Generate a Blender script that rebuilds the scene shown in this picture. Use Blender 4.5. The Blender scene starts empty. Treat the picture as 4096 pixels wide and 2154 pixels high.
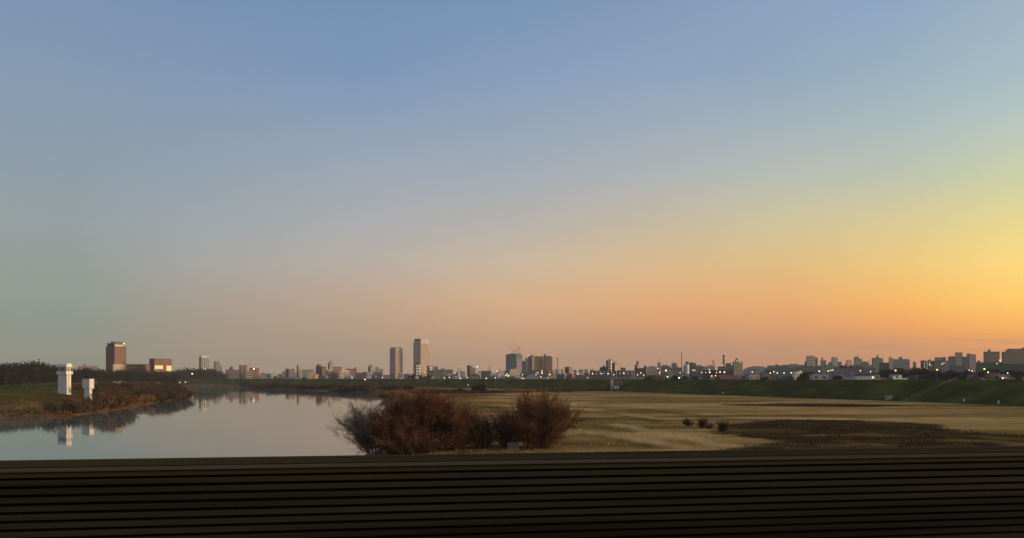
import bpy, math, random
import numpy as np
from mathutils import Vector

R = math.radians
rnd = random.Random(11)
nrg = np.random.default_rng(5)
sc = bpy.context.scene
C = sc.collection

# ------------------------------------------------------------------ camera
CAM_Z, F, HOR = 10.0, 3215.0, 1514.0          # eye height over the field; focal length and horizon row of the 4096 px photograph
cam = bpy.data.cameras.new('camera'); cam_o = bpy.data.objects.new('camera', cam); C.objects.link(cam_o)
cam_o.location = (0, 0, CAM_Z); cam_o.rotation_euler = (R(90), 0, 0)
cam.sensor_fit = 'HORIZONTAL'; cam.angle = 2 * math.atan(2048 / F); cam.shift_y = (HOR - 1077) / 4096
cam.clip_start = 0.1; cam.clip_end = 20000
sc.camera = cam_o

# ------------------------------------------------------------------ world: dusk sky
SUN_AZ, SUN_EL = 100.0, 9.0                    # degrees clockwise from the view axis; degrees over the horizon
W = bpy.data.worlds.new('World'); sc.world = W; W.use_nodes = True


def lin(c):
    return tuple(((v / 255) / 12.92 if v <= 10 else (((v / 255) + 0.055) / 1.055) ** 2.4) for v in c)


def build_sky():
    nt = W.node_tree; nd, lk = nt.nodes, nt.links
    out = nd['World Output']; bg = nd['Background']
    tc = nd.new('ShaderNodeTexCoord'); sep = nd.new('ShaderNodeSeparateXYZ'); lk.new(tc.outputs['Generated'], sep.inputs[0])

    def m(op, a, b=None, c=None, clamp=False):
        n = nd.new('ShaderNodeMath'); n.operation = op; n.use_clamp = clamp
        for i, v in enumerate((a, b, c)):
            if v is None: continue
            if isinstance(v, (int, float)): n.inputs[i].default_value = v
            else: lk.new(v, n.inputs[i])
        return n.outputs[0]
    x, y, z = sep.outputs
    el = m('MULTIPLY', m('ARCSINE', z), 180 / math.pi)                       # elevation in degrees
    az = m('MULTIPLY', m('ARCTAN2', x, y), 180 / math.pi)
    t = m('ABSOLUTE', m('WRAP', m('SUBTRACT', az, SUN_AZ), 180.0, -180.0))    # angle from the sunset point
    # colour by elevation, one column for each angle from the sunset (the sky is the same on both sides of it)
    ys = (1440, 1385, 1300, 1200, 1050, 900, 700, 500, 300, 0)
    cols = {
        300: [(128, 135, 120), (128, 138, 125), (131, 143, 131), (138, 149, 139), (145, 153, 146), (147, 156, 156), (140, 155, 165), (135, 154, 171), (130, 152, 174), (122, 146, 176)],
        740: [(148, 138, 118), (152, 141, 120), (157, 146, 128), (162, 152, 138), (163, 162, 157), (156, 164, 166), (145, 159, 170), (135, 155, 174), (128, 151, 178), (118, 144, 177)],
        1440: [(163, 141, 119), (170, 145, 120), (183, 153, 127), (190, 162, 138), (184, 172, 160), (172, 172, 172), (157, 167, 177), (140, 159, 181), (124, 150, 183), (115, 143, 177)],
        2048: [(180, 141, 111), (193, 149, 114), (208, 161, 119), (217, 174, 131), (204, 183, 156), (184, 177, 168), (164, 172, 181), (148, 165, 183), (134, 157, 186), (118, 147, 181)],
        2640: [(182, 138, 110), (192, 142, 109), (223, 157, 107), (231, 171, 113), (221, 186, 137), (200, 185, 157), (176, 180, 179), (158, 172, 185), (142, 164, 190), (130, 153, 182)],
        3140: [(196, 138, 98), (203, 142, 98), (228, 158, 97), (238, 173, 103), (228, 190, 125), (212, 197, 151), (185, 190, 178), (164, 180, 186), (146, 168, 189), (138, 163, 190)],
        3590: [(208, 140, 90), (218, 146, 88), (250, 165, 80), (255, 186, 87), (243, 202, 119), (223, 204, 143), (191, 196, 174), (172, 188, 188), (155, 178, 191), (141, 166, 194)],
        4056: [(226, 146, 78), (246, 154, 66), (264, 182, 72), (266, 207, 88), (260, 220, 120), (238, 218, 137), (206, 209, 166), (186, 200, 189), (166, 189, 195), (156, 178, 195)]}
    zen = (96, 126, 168)
    prev = None; prev_t = None
    for px in sorted(cols):
        a = math.degrees(math.atan((px - 2048) / F)); tt = SUN_AZ - a
        rp = nd.new('ShaderNodeValToRGB'); rp.color_ramp.interpolation = 'B_SPLINE' if False else 'LINEAR'
        e = rp.color_ramp.elements
        pts = [(0.0, tuple(v * 0.93 for v in cols[px][0]))] if False else []
        for yy, c in zip(ys, cols[px]):
            ev = math.degrees(math.atan((HOR - yy) / F * math.cos(R(a))))
            pts.append((ev / 90, c))
        pts.append((0.62, zen))
        while len(e) < len(pts): e.new(0.5)
        for k, (p, c) in enumerate(pts):
            e[k].position = p; e[k].color = (*lin(c), 1)
        lk.new(m('DIVIDE', el, 90.0, clamp=True), rp.inputs[0])
        if prev is None:
            prev = rp.outputs[0]
        else:
            mx = nd.new('ShaderNodeMix'); mx.data_type = 'RGBA'
            lk.new(m('DIVIDE', m('SUBTRACT', prev_t, t), prev_t - tt, clamp=True), mx.inputs[0])
            lk.new(prev, mx.inputs[6]); lk.new(rp.outputs[0], mx.inputs[7]); prev = mx.outputs[2]
        prev_t = tt
    # brightens on towards the sunset outside the frame, at the rate it does inside
    gain = m('ADD', 1.0, m('MULTIPLY', m('DIVIDE', m('SUBTRACT', prev_t, t), prev_t, clamp=True), 0.9))
    vm = nd.new('ShaderNodeVectorMath'); vm.operation = 'SCALE'; lk.new(prev, vm.inputs[0]); lk.new(gain, vm.inputs['Scale'])
    # a few thin grey cloud streaks low over the horizon near the sunset
    mp = nd.new('ShaderNodeCombineXYZ'); lk.new(m('MULTIPLY', az, 0.3), mp.inputs[0]); lk.new(m('MULTIPLY', el, 3.2), mp.inputs[1])
    nz = nd.new('ShaderNodeTexNoise'); nz.inputs['Scale'].default_value = 1.0; nz.inputs['Detail'].default_value = 3; lk.new(mp.outputs[0], nz.inputs['Vector'])
    band = m('MULTIPLY', m('SUBTRACT', 1.0, m('ABSOLUTE', m('DIVIDE', m('SUBTRACT', el, 2.1), 0.9)), clamp=True), m('DIVIDE', m('SUBTRACT', 100.0, t), 45.0, clamp=True))
    cl = m('MULTIPLY', m('MULTIPLY', m('SUBTRACT', nz.outputs[0], 0.47, clamp=True), 6.0, clamp=True), band)
    mc = nd.new('ShaderNodeMix'); mc.data_type = 'RGBA'; lk.new(m('MULTIPLY', cl, 0.6), mc.inputs[0]); lk.new(vm.outputs[0], mc.inputs[6]); mc.inputs[7].default_value = (*lin((178, 138, 100)), 1)
    lk.new(mc.outputs[2], bg.inputs[0]); bg.inputs[1].default_value = 0.97
    sky = nd.new('ShaderNodeTexSky'); sky.sky_type = 'NISHITA'; sky.sun_disc = False
    sky.sun_elevation = R(SUN_EL); sky.sun_rotation = R(SUN_AZ); sky.dust_density = 2.0; sky.ozone_density = 3.0
    bg2 = nd.new('ShaderNodeBackground'); bg2.inputs[1].default_value = 0.012; lk.new(sky.outputs[0], bg2.inputs[0])
    ad = nd.new('ShaderNodeAddShader'); lk.new(bg.outputs[0], ad.inputs[0]); lk.new(bg2.outputs[0], ad.inputs[1]); lk.new(ad.outputs[0], out.inputs[0])


build_sky()
sun = bpy.data.lights.new('sun', 'SUN'); sun.energy = 3.6; sun.angle = R(14); sun.color = (1.0, 0.66, 0.38)
sun_o = bpy.data.objects.new('sun', sun); C.objects.link(sun_o)
sd = Vector((math.sin(R(SUN_AZ)) * math.cos(R(SUN_EL)), math.cos(R(SUN_AZ)) * math.cos(R(SUN_EL)), math.sin(R(SUN_EL))))
sun_o.rotation_euler = sd.to_track_quat('Z', 'Y').to_euler(); sun_o.location = (60, 0, 60)
vs = sc.view_settings; vs.view_transform = 'Standard'; vs.look = 'None'; vs.exposure = 0; vs.gamma = 1; vs.use_curve_mapping = False
sc.cycles.use_denoising = True; sc.cycles.max_bounces = 6; sc.cycles.volume_bounces = 0; sc.cycles.transparent_max_bounces = 8
sc.cycles.sample_clamp_indirect = 4; sc.cycles.caustics_reflective = False; sc.cycles.caustics_refractive = False

# ------------------------------------------------------------------ materials
MATS = {}


def mat(name, col=(0.3, 0.3, 0.3), rough=0.8, var=0.12, scale=0.3, spec=0.3, metal=0.0, dark=None, stretch=(1, 1, 1)):
    if name in MATS: return MATS[name]
    mm = bpy.data.materials.new(name); mm.use_nodes = True
    nt = mm.node_tree; b = nt.nodes['Principled BSDF']
    b.inputs['Roughness'].default_value = rough; b.inputs['Specular IOR Level'].default_value = spec; b.inputs['Metallic'].default_value = metal
    tc = nt.nodes.new('ShaderNodeTexCoord'); mp = nt.nodes.new('ShaderNodeMapping'); mp.inputs['Scale'].default_value = stretch
    nz = nt.nodes.new('ShaderNodeTexNoise'); nz.inputs['Scale'].default_value = scale; nz.inputs['Detail'].default_value = 5
    ge = nt.nodes.new('ShaderNodeNewGeometry')
    nt.links.new(ge.outputs['Position'], mp.inputs[0]); nt.links.new(mp.outputs[0], nz.inputs['Vector'])
    rp = nt.nodes.new('ShaderNodeValToRGB'); e = rp.color_ramp.elements
    lo = dark or tuple(c * (1 - 2.2 * var) for c in col)
    e[0].position = 0.3; e[0].color = (*[max(v, 0) for v in lo], 1); e[1].position = 0.7; e[1].color = (*[min(c * (1 + var), 0.9) for c in col], 1)
    nt.links.new(nz.outputs[0], rp.inputs[0]); nt.links.new(rp.outputs[0], b.inputs['Base Color'])
    MATS[name] = mm
    return mm


def emat(name, col, strength):
    if name in MATS: return MATS[name]
    mm = bpy.data.materials.new(name); mm.use_nodes = True
    b = mm.node_tree.nodes['Principled BSDF']; b.inputs['Base Color'].default_value = (0.5, 0.5, 0.5, 1)
    b.inputs['Emission Color'].default_value = (*col, 1); b.inputs['Emission Strength'].default_value = strength
    try: mm.cycles.emission_sampling = 'NONE'
    except Exception: pass
    MATS[name] = mm
    return mm


WALLS = {'brown': (0.20, 0.105, 0.07), 'redbrown': (0.2, 0.115, 0.085), 'beige': (0.42, 0.33, 0.24), 'cream': (0.56, 0.48, 0.36), 'grey': (0.25, 0.25, 0.24), 'dark': (0.085, 0.085, 0.095),
         'bluegrey': (0.13, 0.155, 0.185), 'pink': (0.38, 0.25, 0.21), 'pale': (0.5, 0.5, 0.41), 'teal': (0.085, 0.108, 0.098), 'greengrey': (0.17, 0.2, 0.175), 'white': (0.66, 0.62, 0.54),
         'tan': (0.4, 0.28, 0.18), 'orange': (0.45, 0.27, 0.16), 'purple': (0.2, 0.17, 0.19), 'midgrey': (0.17, 0.175, 0.18), 'palegrey': (0.4, 0.4, 0.39)}
for k, v in WALLS.items(): mat('wall ' + k, v, 0.85, 0.1, 0.12, stretch=(1, 1, 0.25))
ROOFS = {'brown': (0.1, 0.06, 0.045), 'grey': (0.13, 0.135, 0.14), 'slate blue': (0.13, 0.17, 0.2), 'dark': (0.05, 0.05, 0.055), 'maroon': (0.13, 0.05, 0.045), 'pale': (0.36, 0.36, 0.34), 'green': (0.07, 0.11, 0.09), 'orange tile': (0.25, 0.12, 0.07)}
for k, v in ROOFS.items(): mat('roof ' + k, v, 0.7, 0.15, 0.8)
GLASS = mat('window glass', (0.03, 0.036, 0.042), 0.12, 0.2, 0.2, spec=0.6)
SUNSET_GLASS = mat('sunset tinted mirror glazing', (0.33, 0.29, 0.19), 0.4, 0.06, 0.1, metal=1.0)  # warm tint puts the reflected sunset glow into the glass colour
WHITE = mat('white painted concrete', (0.74, 0.69, 0.59), 0.7, 0.07, 0.5, stretch=(1, 1, 0.3))
STEEL = mat('grey steel', (0.16, 0.16, 0.165), 0.6, 0.15, 1.0)
DARKST = mat('dark steel', (0.05, 0.05, 0.052), 0.6, 0.2, 1.0)
CONC = mat('weathered concrete', (0.3, 0.29, 0.27), 0.9, 0.15, 0.6)
RED = mat('red paint', (0.35, 0.05, 0.04), 0.6, 0.1, 1.0)
L_WARM = emat('warm lamp glow', (1.0, 0.6, 0.26), 5.0)
L_WHITE = emat('white lamp glow', (1.0, 0.86, 0.66), 5.0)
L_ORANGE = emat('orange lamp glow', (1.0, 0.34, 0.09), 5.0)
L_RED = emat('red lamp glow', (1.0, 0.16, 0.1), 5.0)
L_GREEN = emat('green signal glow', (0.1, 0.9, 0.45), 4.0)
L_WIN = emat('lit window glow', (1.0, 0.7, 0.36), 1.0)
L_WINW = emat('lit white window glow', (1.0, 0.82, 0.58), 1.3)


# ------------------------------------------------------------------ mesh helpers
class MB:
    def __init__(s): s.v, s.f = [], []

    def box(s, x0, x1, y0, y1, z0, z1):
        n = len(s.v); s.v += [(x0, y0, z0), (x1, y0, z0), (x1, y1, z0), (x0, y1, z0), (x0, y0, z1), (x1, y0, z1), (x1, y1, z1), (x0, y1, z1)]
        s.f += [tuple(n + i for i in q) for q in ((0, 3, 2, 1), (4, 5, 6, 7), (0, 1, 5, 4), (1, 2, 6, 5), (2, 3, 7, 6), (3, 0, 4, 7))]
        return s

    def prism(s, pts, y0, y1):                     # outline in x,z pushed along y
        n = len(s.v); k = len(pts)
        s.v += [(p[0], y0, p[1]) for p in pts] + [(p[0], y1, p[1]) for p in pts]
        s.f += [tuple(range(n, n + k)), tuple(range(n + 2 * k - 1, n + k - 1, -1))]
        s.f += [(n + i, n + k + i, n + k + (i + 1) % k, n + (i + 1) % k) for i in range(k)]
        return s

    def tube(s, a, b, r0, r1=None, k=6):
        r1 = r0 if r1 is None else r1
        a, b = Vector(a), Vector(b); d = (b - a)
        if d.length < 1e-6: return s
        d.normalize(); u = d.orthogonal().normalized(); w = d.cross(u); n = len(s.v)
        for p, r in ((a, r0), (b, r1)):
            for i in range(k):
                t = 2 * math.pi * i / k; s.v.append(tuple(p + u * (r * math.cos(t)) + w * (r * math.sin(t))))
        s.f += [(n + i, n + (i + 1) % k, n + k + (i + 1) % k, n + k + i) for i in range(k)]
        s.f += [tuple(range(n + k - 1, n - 1, -1)), tuple(range(n + k, n + 2 * k))]
        return s

    def lathe(s, prof, k=12, c=(0, 0, 0)):         # (radius, z) pairs
        n = len(s.v)
        for r, z in prof:
            for i in range(k):
                t = 2 * math.pi * i / k; s.v.append((c[0] + r * math.cos(t), c[1] + r * math.sin(t), c[2] + z))
        for j in range(len(prof) - 1):
            for i in range(k):
                s.f.append((n + j * k + i, n + j * k + (i + 1) % k, n + (j + 1) * k + (i + 1) % k, n + (j + 1) * k + i))
        s.f += [tuple(range(n + k - 1, n - 1, -1)), tuple(range(n + (len(prof) - 1) * k, n + len(prof) * k))]
        return s

    def mesh(s, name, material):
        me = bpy.data.meshes.new(name); me.from_pydata(s.v, [], s.f); me.materials.append(material); return me

    def obj(s, name, material, parent=None, loc=(0, 0, 0), rz=0.0):
        return put(name, s.mesh(name, material), parent, loc, rz)


def put(name, me, parent=None, loc=(0, 0, 0), rz=0.0, scale=None):
    o = bpy.data.objects.new(name, me); C.objects.link(o); o.location = loc
    if rz: o.rotation_euler = (0, 0, rz)
    if scale is not None: o.scale = scale
    if parent is not None: o.parent = parent
    return o


USED = set()


def tag(o, label, cat, group=None):
    o['label'] = label; o['category'] = cat
    if group: o['group'] = group
    USED.add(label); return o


def thing(name, label, cat, loc, rz=0.0, group=None):
    return tag(put(name, None, None, loc, rz), label, cat, group)


def kind(o, k): o['kind'] = k; return o


UNIT = {}


def unit(shape, material):                         # shared unit meshes, one for each material
    key = (shape, material.name)
    if key not in UNIT:
        b = MB()
        if shape == 'box': b.box(0, 1, 0, 1, 0, 1)
        elif shape == 'gable': b.prism([(0, 0), (1, 0), (1, 0.05), (0.5, 1), (0, 0.05)], 0, 1)
        elif shape == 'hip':
            b.v = [(0, 0, 0), (1, 0, 0), (1, 1, 0), (0, 1, 0), (0.3, 0.5, 1), (0.7, 0.5, 1)]; b.f = [(3, 2, 1, 0), (0, 1, 5, 4), (1, 2, 5), (2, 3, 4, 5), (3, 0, 4)]
        elif shape == 'ball': b.lathe([(0.05, -0.99), (0.6, -0.8), (0.95, -0.3), (0.95, 0.3), (0.6, 0.8), (0.05, 0.99)], 10)
        elif shape == 'rod': b.lathe([(1, 0), (1, 1)], 8)
        elif shape == 'cone': b.lathe([(1, 0), (0.5, 0.6), (0.06, 1)], 10)
        elif shape == 'dome': b.lathe([(1, 0), (0.95, 0.3), (0.75, 0.66), (0.4, 0.92), (0.05, 1)], 14)
        elif shape == 'vault': b.prism([(0.5 - 0.5 * math.cos(math.pi * i / 14), math.sin(math.pi * i / 14)) for i in range(15)], 0, 1)
        UNIT[key] = b.mesh(shape + ' ' + material.name, material)
    return UNIT[key]


def part(shape, name, material, parent, loc, size, rz=0.0):
    return put(name, unit(shape, material), parent, loc, rz, size)


def under(child, parent):                          # a piece of a part: keeps its place in the thing
    pm = parent.matrix_basis.copy(); child.parent = parent; child.matrix_parent_inverse = pm.inverted(); return child


def X(px, d): return (px - 2048) / F * d
def Z(py, d): return CAM_Z + (HOR - py) / F * d


ORD = 'first second third fourth fifth sixth seventh eighth ninth tenth eleventh twelfth thirteenth fourteenth fifteenth sixteenth seventeenth eighteenth nineteenth twentieth'.split()
ORD += ['twenty-' + w for w in ORD[:9]]


# ------------------------------------------------------------------ lie of the land
def smooth_line(p, n=2):
    p = np.array(p, float)
    for _ in range(n):
        q = np.empty((2 * len(p) - 2, 2)); q[0::2] = 0.75 * p[:-1] + 0.25 * p[1:]; q[1::2] = 0.25 * p[:-1] + 0.75 * p[1:]
        p = np.vstack([p[:1], q, p[-1:]])
    return p


LEFT = smooth_line([(-400, -400), (-372, 60), (-330, 170), (-250, 238), (-158, 250), (-136, 241), (-143, 272), (-150, 311), (-180, 416), (-203, 521), (-262, 660), (-325, 839), (-420, 1000), (-640, 1230), (-1100, 1560), (-2200, 2200)])
RIGHT = smooth_line([(-12, -400), (-16, 60), (-22, 128), (-33, 207), (-58, 364), (-92, 560), (-111, 654), (-147, 728), (-212, 804), (-285, 918), (-349, 1072), (-420, 1190), (-560, 1330), (-900, 1600), (-2000, 2300)])
LEVEE = smooth_line([(205, -400), (206, 60), (198, 200), (184, 290), (166, 365), (134, 440), (108, 527), (87, 618), (0, 760), (-97, 893), (-209, 1037), (-330, 1190), (-520, 1360), (-900, 1640), (-2000, 2400)])


def sdist(x, y, line):                              # distance to a line, positive on its right-hand side
    best = np.full(x.shape, 1e9); sg = np.ones(x.shape)
    for (ax, ay), (bx, by) in zip(line[:-1], line[1:]):
        dx, dy = bx - ax, by - ay; L2 = dx * dx + dy * dy
        t = np.clip(((x - ax) * dx + (y - ay) * dy) / L2, 0, 1)
        ex, ey = x - ax - t * dx, y - ay - t * dy
        d = np.hypot(ex, ey); c = ex * dy - ey * dx
        u = d < best - 1e-9; best = np.where(u, d, best); sg = np.where(u, np.where(c >= 0, 1.0, -1.0), sg)
    return best * sg


def sst(t): t = np.clip(t, 0, 1); return t * t * (3 - 2 * t)


def vnoise(x, y, s, seed):
    x, y = x / s, y / s; xi, yi = np.floor(x).astype(np.int64), np.floor(y).astype(np.int64); fx, fy = sst(x - xi), sst(y - yi)

    def h(a, b):
        n = (a * 374761393 + b * 668265263 + seed * 974711) & 0x7fffffff; n = ((n ^ (n >> 13)) * 1274126177) & 0x7fffffff
        return ((n ^ (n >> 16)) & 0xffff) / 65535.0
    return (h(xi, yi) * (1 - fx) + h(xi + 1, yi) * fx) * (1 - fy) + (h(xi, yi + 1) * (1 - fx) + h(xi + 1, yi + 1) * fx) * fy


LEV_OFF = np.array([-6, 0, 4, 10, 16, 22, 26, 28, 31, 34, 36, 40, 56, 80.0]); LEV_Z = np.array([-0.6, 0.0, 1.3, 3.5, 5.7, 7.9, 9.05, 9.25, 9.28, 9.25, 9.1, 8.0, 4.0, 3.4])


def ground_z(x, y, levee=True):
    x = np.asarray(x, float); y = np.asarray(y, float)
    sl, sr, sv = sdist(x, y, LEFT), sdist(x, y, RIGHT), sdist(x, y, LEVEE)
    n = vnoise(x, y, 22, 1) - 0.5
    zl = -2 + 0.7 * sst(-sl / 4) + 2.2 * sst(-sl / 30) + 2.9 * sst((-sl - 10) / 48) + 0.3 * n
    zr = -2.05 + 2.05 * sst(sr / 9) + 0.25 * n * sst(sr / 20)
    z = np.where(sl < 0, zl, zr)
    river = (sl > 0) & (sr < 0)
    z = np.where(river, -2.05 - np.minimum(np.minimum(sl, -sr) * 0.4, 3.0), z)
    if levee: z = np.where(sv > 0, np.maximum(np.interp(sv, LEV_OFF, LEV_Z), 0), z)
    z = np.where(sv > 60, 3.4, z)
    if not levee: z = np.where((sv > 2) & (sv <= 60), np.where(sv < 50, np.minimum(z, -0.9), 2.8), z)
    return z


def gz(x, y): return float(ground_z(np.array([x]), np.array([y]))[0])


def drop(px, py, near=60, far=2500):               # where the line of sight through a pixel meets the land
    d = near * (far / near) ** np.linspace(0, 1, 900)
    below = Z(py, d) <= ground_z(X(px, d), d)
    i = int(np.argmax(below)); dd = float(d[i]) if below.any() else far
    return X(px, dd), dd, gz(X(px, dd), dd)


DARK_POLY = [(46, 173), (55, 187), (70, 196), (84, 197), (94, 183), (93, 168), (85, 152), (90, 141), (240, 133), (240, -60), (14, -60), (20, 70), (29, 110), (41, 126), (36, 150)]


def poly_sd(x, y, P):                               # positive inside
    P = P + [P[0]]; d = np.full(x.shape, 1e9); ins = np.zeros(x.shape, bool)
    for (ax, ay), (bx, by) in zip(P[:-1], P[1:]):
        dx, dy = bx - ax, by - ay; t = np.clip(((x - ax) * dx + (y - ay) * dy) / (dx * dx + dy * dy), 0, 1)
        d = np.minimum(d, np.hypot(x - ax - t * dx, y - ay - t * dy))
        if dy != 0: ins ^= ((ay > y) != (by > y)) & (x < (bx - ax) * (y - ay) / dy + ax)
    return np.where(ins, d, -d)


def seg_w(x, y, a, b, w):
    dx, dy = b[0] - a[0], b[1] - a[1]; t = np.clip(((x - a[0]) * dx + (y - a[1]) * dy) / (dx * dx + dy * dy), 0, 1)
    return np.exp(-(np.hypot(x - a[0] - t * dx, y - a[1] - t * dy) / w) ** 2)


def cover(x, y):                                    # kinds of ground cover: scrub, green grass, reed brown
    sl, sr, sv = sdist(x, y, LEFT), sdist(x, y, RIGHT), sdist(x, y, LEVEE)
    j = (vnoise(x, y, 9, 3) - 0.5) * 9 + (vnoise(x, y, 30, 4) - 0.5) * 14
    sd_ = poly_sd(x, y, DARK_POLY); scrub = sst((sd_ + j * 0.3 + (vnoise(x, y, 3.5, 14) - 0.5) * 3 + 0.5) / 2.0)
    scrub = scrub * np.where(y < 152, 0.68 + 0.32 * sst((vnoise(x, y, 11, 15) * 0.6 + vnoise(x, y, 4, 16) * 0.4 - 0.34) * 6), 1.0)
    e = np.hypot((x - 112) / 34, (y - 300) / 22); scrub = np.maximum(scrub, sst((1.05 - e + j * 0.012) * 5))
    scrub = np.maximum(scrub, 0.8 * sst((14 + sv + j * 0.4) / 8) * (sv < 3) * (y > 560))
    green = np.zeros_like(x)
    for a, b, w in (((27, 240), (34, 180), 3.5), ((15, 176), (22, 154), 3.0), ((13, 143), (21, 116), 2.2), ((40, 262), (52, 205), 2.5), ((-10, 300), (6, 210), 4.5), ((18, 205), (21, 178), 5.0)):
        green = np.maximum(green, 0.8 * seg_w(x, y, a, b, w) * np.clip(0.5 + vnoise(x, y, 7, 8), 0, 1))
    green = np.where(sl < 0, sst((-sl - 16 + j * 0.6) / 14) * (0.75 + 0.25 * vnoise(x, y, 18, 6)), green)
    green = np.where(sv > -3, np.maximum(green, sst((sv + 3) / 3)), green)
    reed = np.where(sl < 0, sst((22 + sl + j * 0.6) / 12), sst((44 - sr + j * 1.2 + np.clip((y - 330) * 0.22, 0, 60)) / 22))
    reed = np.where(sv > -2, 0, reed)
    pale = np.zeros_like(x)
    for a, b, w in (((40, 272), (110, 334), 2.6), ((110, 334), (150, 345), 3), ((20, 268), (36, 200), 3.0), ((36, 200), (60, 203), 4.0), ((60, 203), (92, 198), 5), ((25, 116), (8, 168), 2.2), ((32, 118), (20, 190), 1.6), ((-8, 420), (70, 470), 5), ((0, 250), (30, 330), 4)):
        pale = np.maximum(pale, seg_w(x, y, a, b, w) * np.clip(0.35 + vnoise(x, y, 8, 18), 0, 1))
    return scrub, np.clip(green, 0, 1), np.clip(reed, 0, 1), np.where(sl < 0, 0, pale)


def land_material():
    mm = bpy.data.materials.new('winter grassland'); mm.use_nodes = True; nt = mm.node_tree; nd, lk = nt.nodes, nt.links
    b = nd['Principled BSDF']; b.inputs['Roughness'].default_value = 0.95; b.inputs['Specular IOR Level'].default_value = 0.0
    ge = nd.new('ShaderNodeNewGeometry'); at = nd.new('ShaderNodeAttribute'); at.attribute_name = 'cover'
    sp = nd.new('ShaderNodeSeparateColor'); lk.new(at.outputs['Color'], sp.inputs[0])

    def noise(scale, detail=5, st=(1, 1, 1), rough=0.55):
        mp = nd.new('ShaderNodeMapping'); mp.inputs['Scale'].default_value = st; lk.new(ge.outputs['Position'], mp.inputs[0])
        n = nd.new('ShaderNodeTexNoise'); n.inputs['Scale'].default_value = scale; n.inputs['Detail'].default_value = detail; n.inputs['Roughness'].default_value = rough
        lk.new(mp.outputs[0], n.inputs['Vector']); return n.outputs[0]

    def ramp(f, pts):
        r = nd.new('ShaderNodeValToRGB'); e = r.color_ramp.elements
        while len(e) < len(pts): e.new(0.5)
        for k, (p, c) in enumerate(pts): e[k].position = p; e[k].color = (*c, 1)
        lk.new(f, r.inputs[0]); return r.outputs[0]

    def mix(f, a, c):
        x = nd.new('ShaderNodeMix'); x.data_type = 'RGBA'; lk.new(f, x.inputs[0]); lk.new(a, x.inputs[6]); lk.new(c, x.inputs[7]); return x.outputs[2]

    def math_(op, a, c):
        n = nd.new('ShaderNodeMath'); n.operation = op; n.use_clamp = True
        for i, v in enumerate((a, c)):
            if isinstance(v, float): n.inputs[i].default_value = v
            else: lk.new(v, n.inputs[i])
        return n.outputs[0]
    n1, n2, n3 = noise(0.03, 7, (0.75, 1.2, 1), 0.62), noise(0.2, 5), noise(0.1, 5, (0.8, 0.7, 1))
    n4, n5 = noise(0.03, 4, (0.25, 1.3, 1), 0.55), noise(0.5, 6, (0.35, 1, 1), 0.65)
    straw = ramp(n1, [(0.34, (0.2, 0.105, 0.03)), (0.46, (0.42, 0.24, 0.075)), (0.56, (0.55, 0.325, 0.115)), (0.66, (0.3, 0.185, 0.045))])
    straw2 = ramp(n5, [(0.34, (0.2, 0.105, 0.03)), (0.5, (0.46, 0.265, 0.085)), (0.64, (0.6, 0.36, 0.135))])
    s = mix(math_('MULTIPLY', n2, 0.9), straw, straw2)
    weed = ramp(n2, [(0.35, (0.10, 0.055, 0.016)), (0.65, (0.21, 0.125, 0.03))])
    s = mix(ramp(n4, [(0.41, (0, 0, 0)), (0.5, (0.35, 0.35, 0.35)), (0.57, (0.88, 0.88, 0.88))]), s, weed)
    pl = nd.new('ShaderNodeRGB'); pl.outputs[0].default_value = (0.58, 0.36, 0.15, 1); s = mix(at.outputs['Alpha'], s, pl.outputs[0])
    green = ramp(n3, [(0.3, (0.034, 0.032, 0.007)), (0.5, (0.056, 0.058, 0.009)), (0.7, (0.118, 0.094, 0.02))])
    scrub = ramp(n5, [(0.32, (0.018, 0.009, 0.004)), (0.5, (0.042, 0.022, 0.008)), (0.72, (0.12, 0.066, 0.02))])
    scrub = mix(ramp(n1, [(0.5, (0, 0, 0)), (0.62, (0.75, 0.75, 0.75))]), scrub, weed); scrub = mix(ramp(n3, [(0.55, (0, 0, 0)), (0.68, (0.6, 0.6, 0.6))]), scrub, green)
    reed = ramp(n2, [(0.3, (0.06, 0.03, 0.012)), (0.5, (0.15, 0.072, 0.025)), (0.7, (0.30, 0.16, 0.055))])
    c = mix(sp.outputs[2], s, reed); c = mix(sp.outputs[1], c, green); c = mix(sp.outputs[0], c, scrub)
    lk.new(c, b.inputs['Base Color'])
    bp = nd.new('ShaderNodeBump'); bp.inputs['Strength'].default_value = 0.6; bp.inputs['Distance'].default_value = 0.3; lk.new(noise(1.6, 4), bp.inputs['Height']); lk.new(bp.outputs[0], b.inputs['Normal'])
    return mm


LAND = land_material()


def land_obj(name, xs, ys, zs, faces, st=None):
    me = bpy.data.meshes.new(name); n = len(xs)
    me.from_pydata(np.stack([xs, ys, zs], 1).tolist(), [], faces); me.materials.append(LAND)
    a = me.color_attributes.new('cover', 'FLOAT_COLOR', 'POINT'); s, g, r, w = st if st is not None else cover(xs, ys)
    a.data.foreach_set('color', np.stack([s, g, r, w], 1).astype(np.float32).ravel())
    me.shade_smooth() if hasattr(me, 'shade_smooth') else None
    return kind(put(name, me), 'structure')


def axis(parts):
    out = [parts[0][0]]
    for a, b, s in parts:
        x = a
        while x + s < b - 1e-6: x += s; out.append(x)
        out.append(b)
    return np.array(out)


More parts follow.
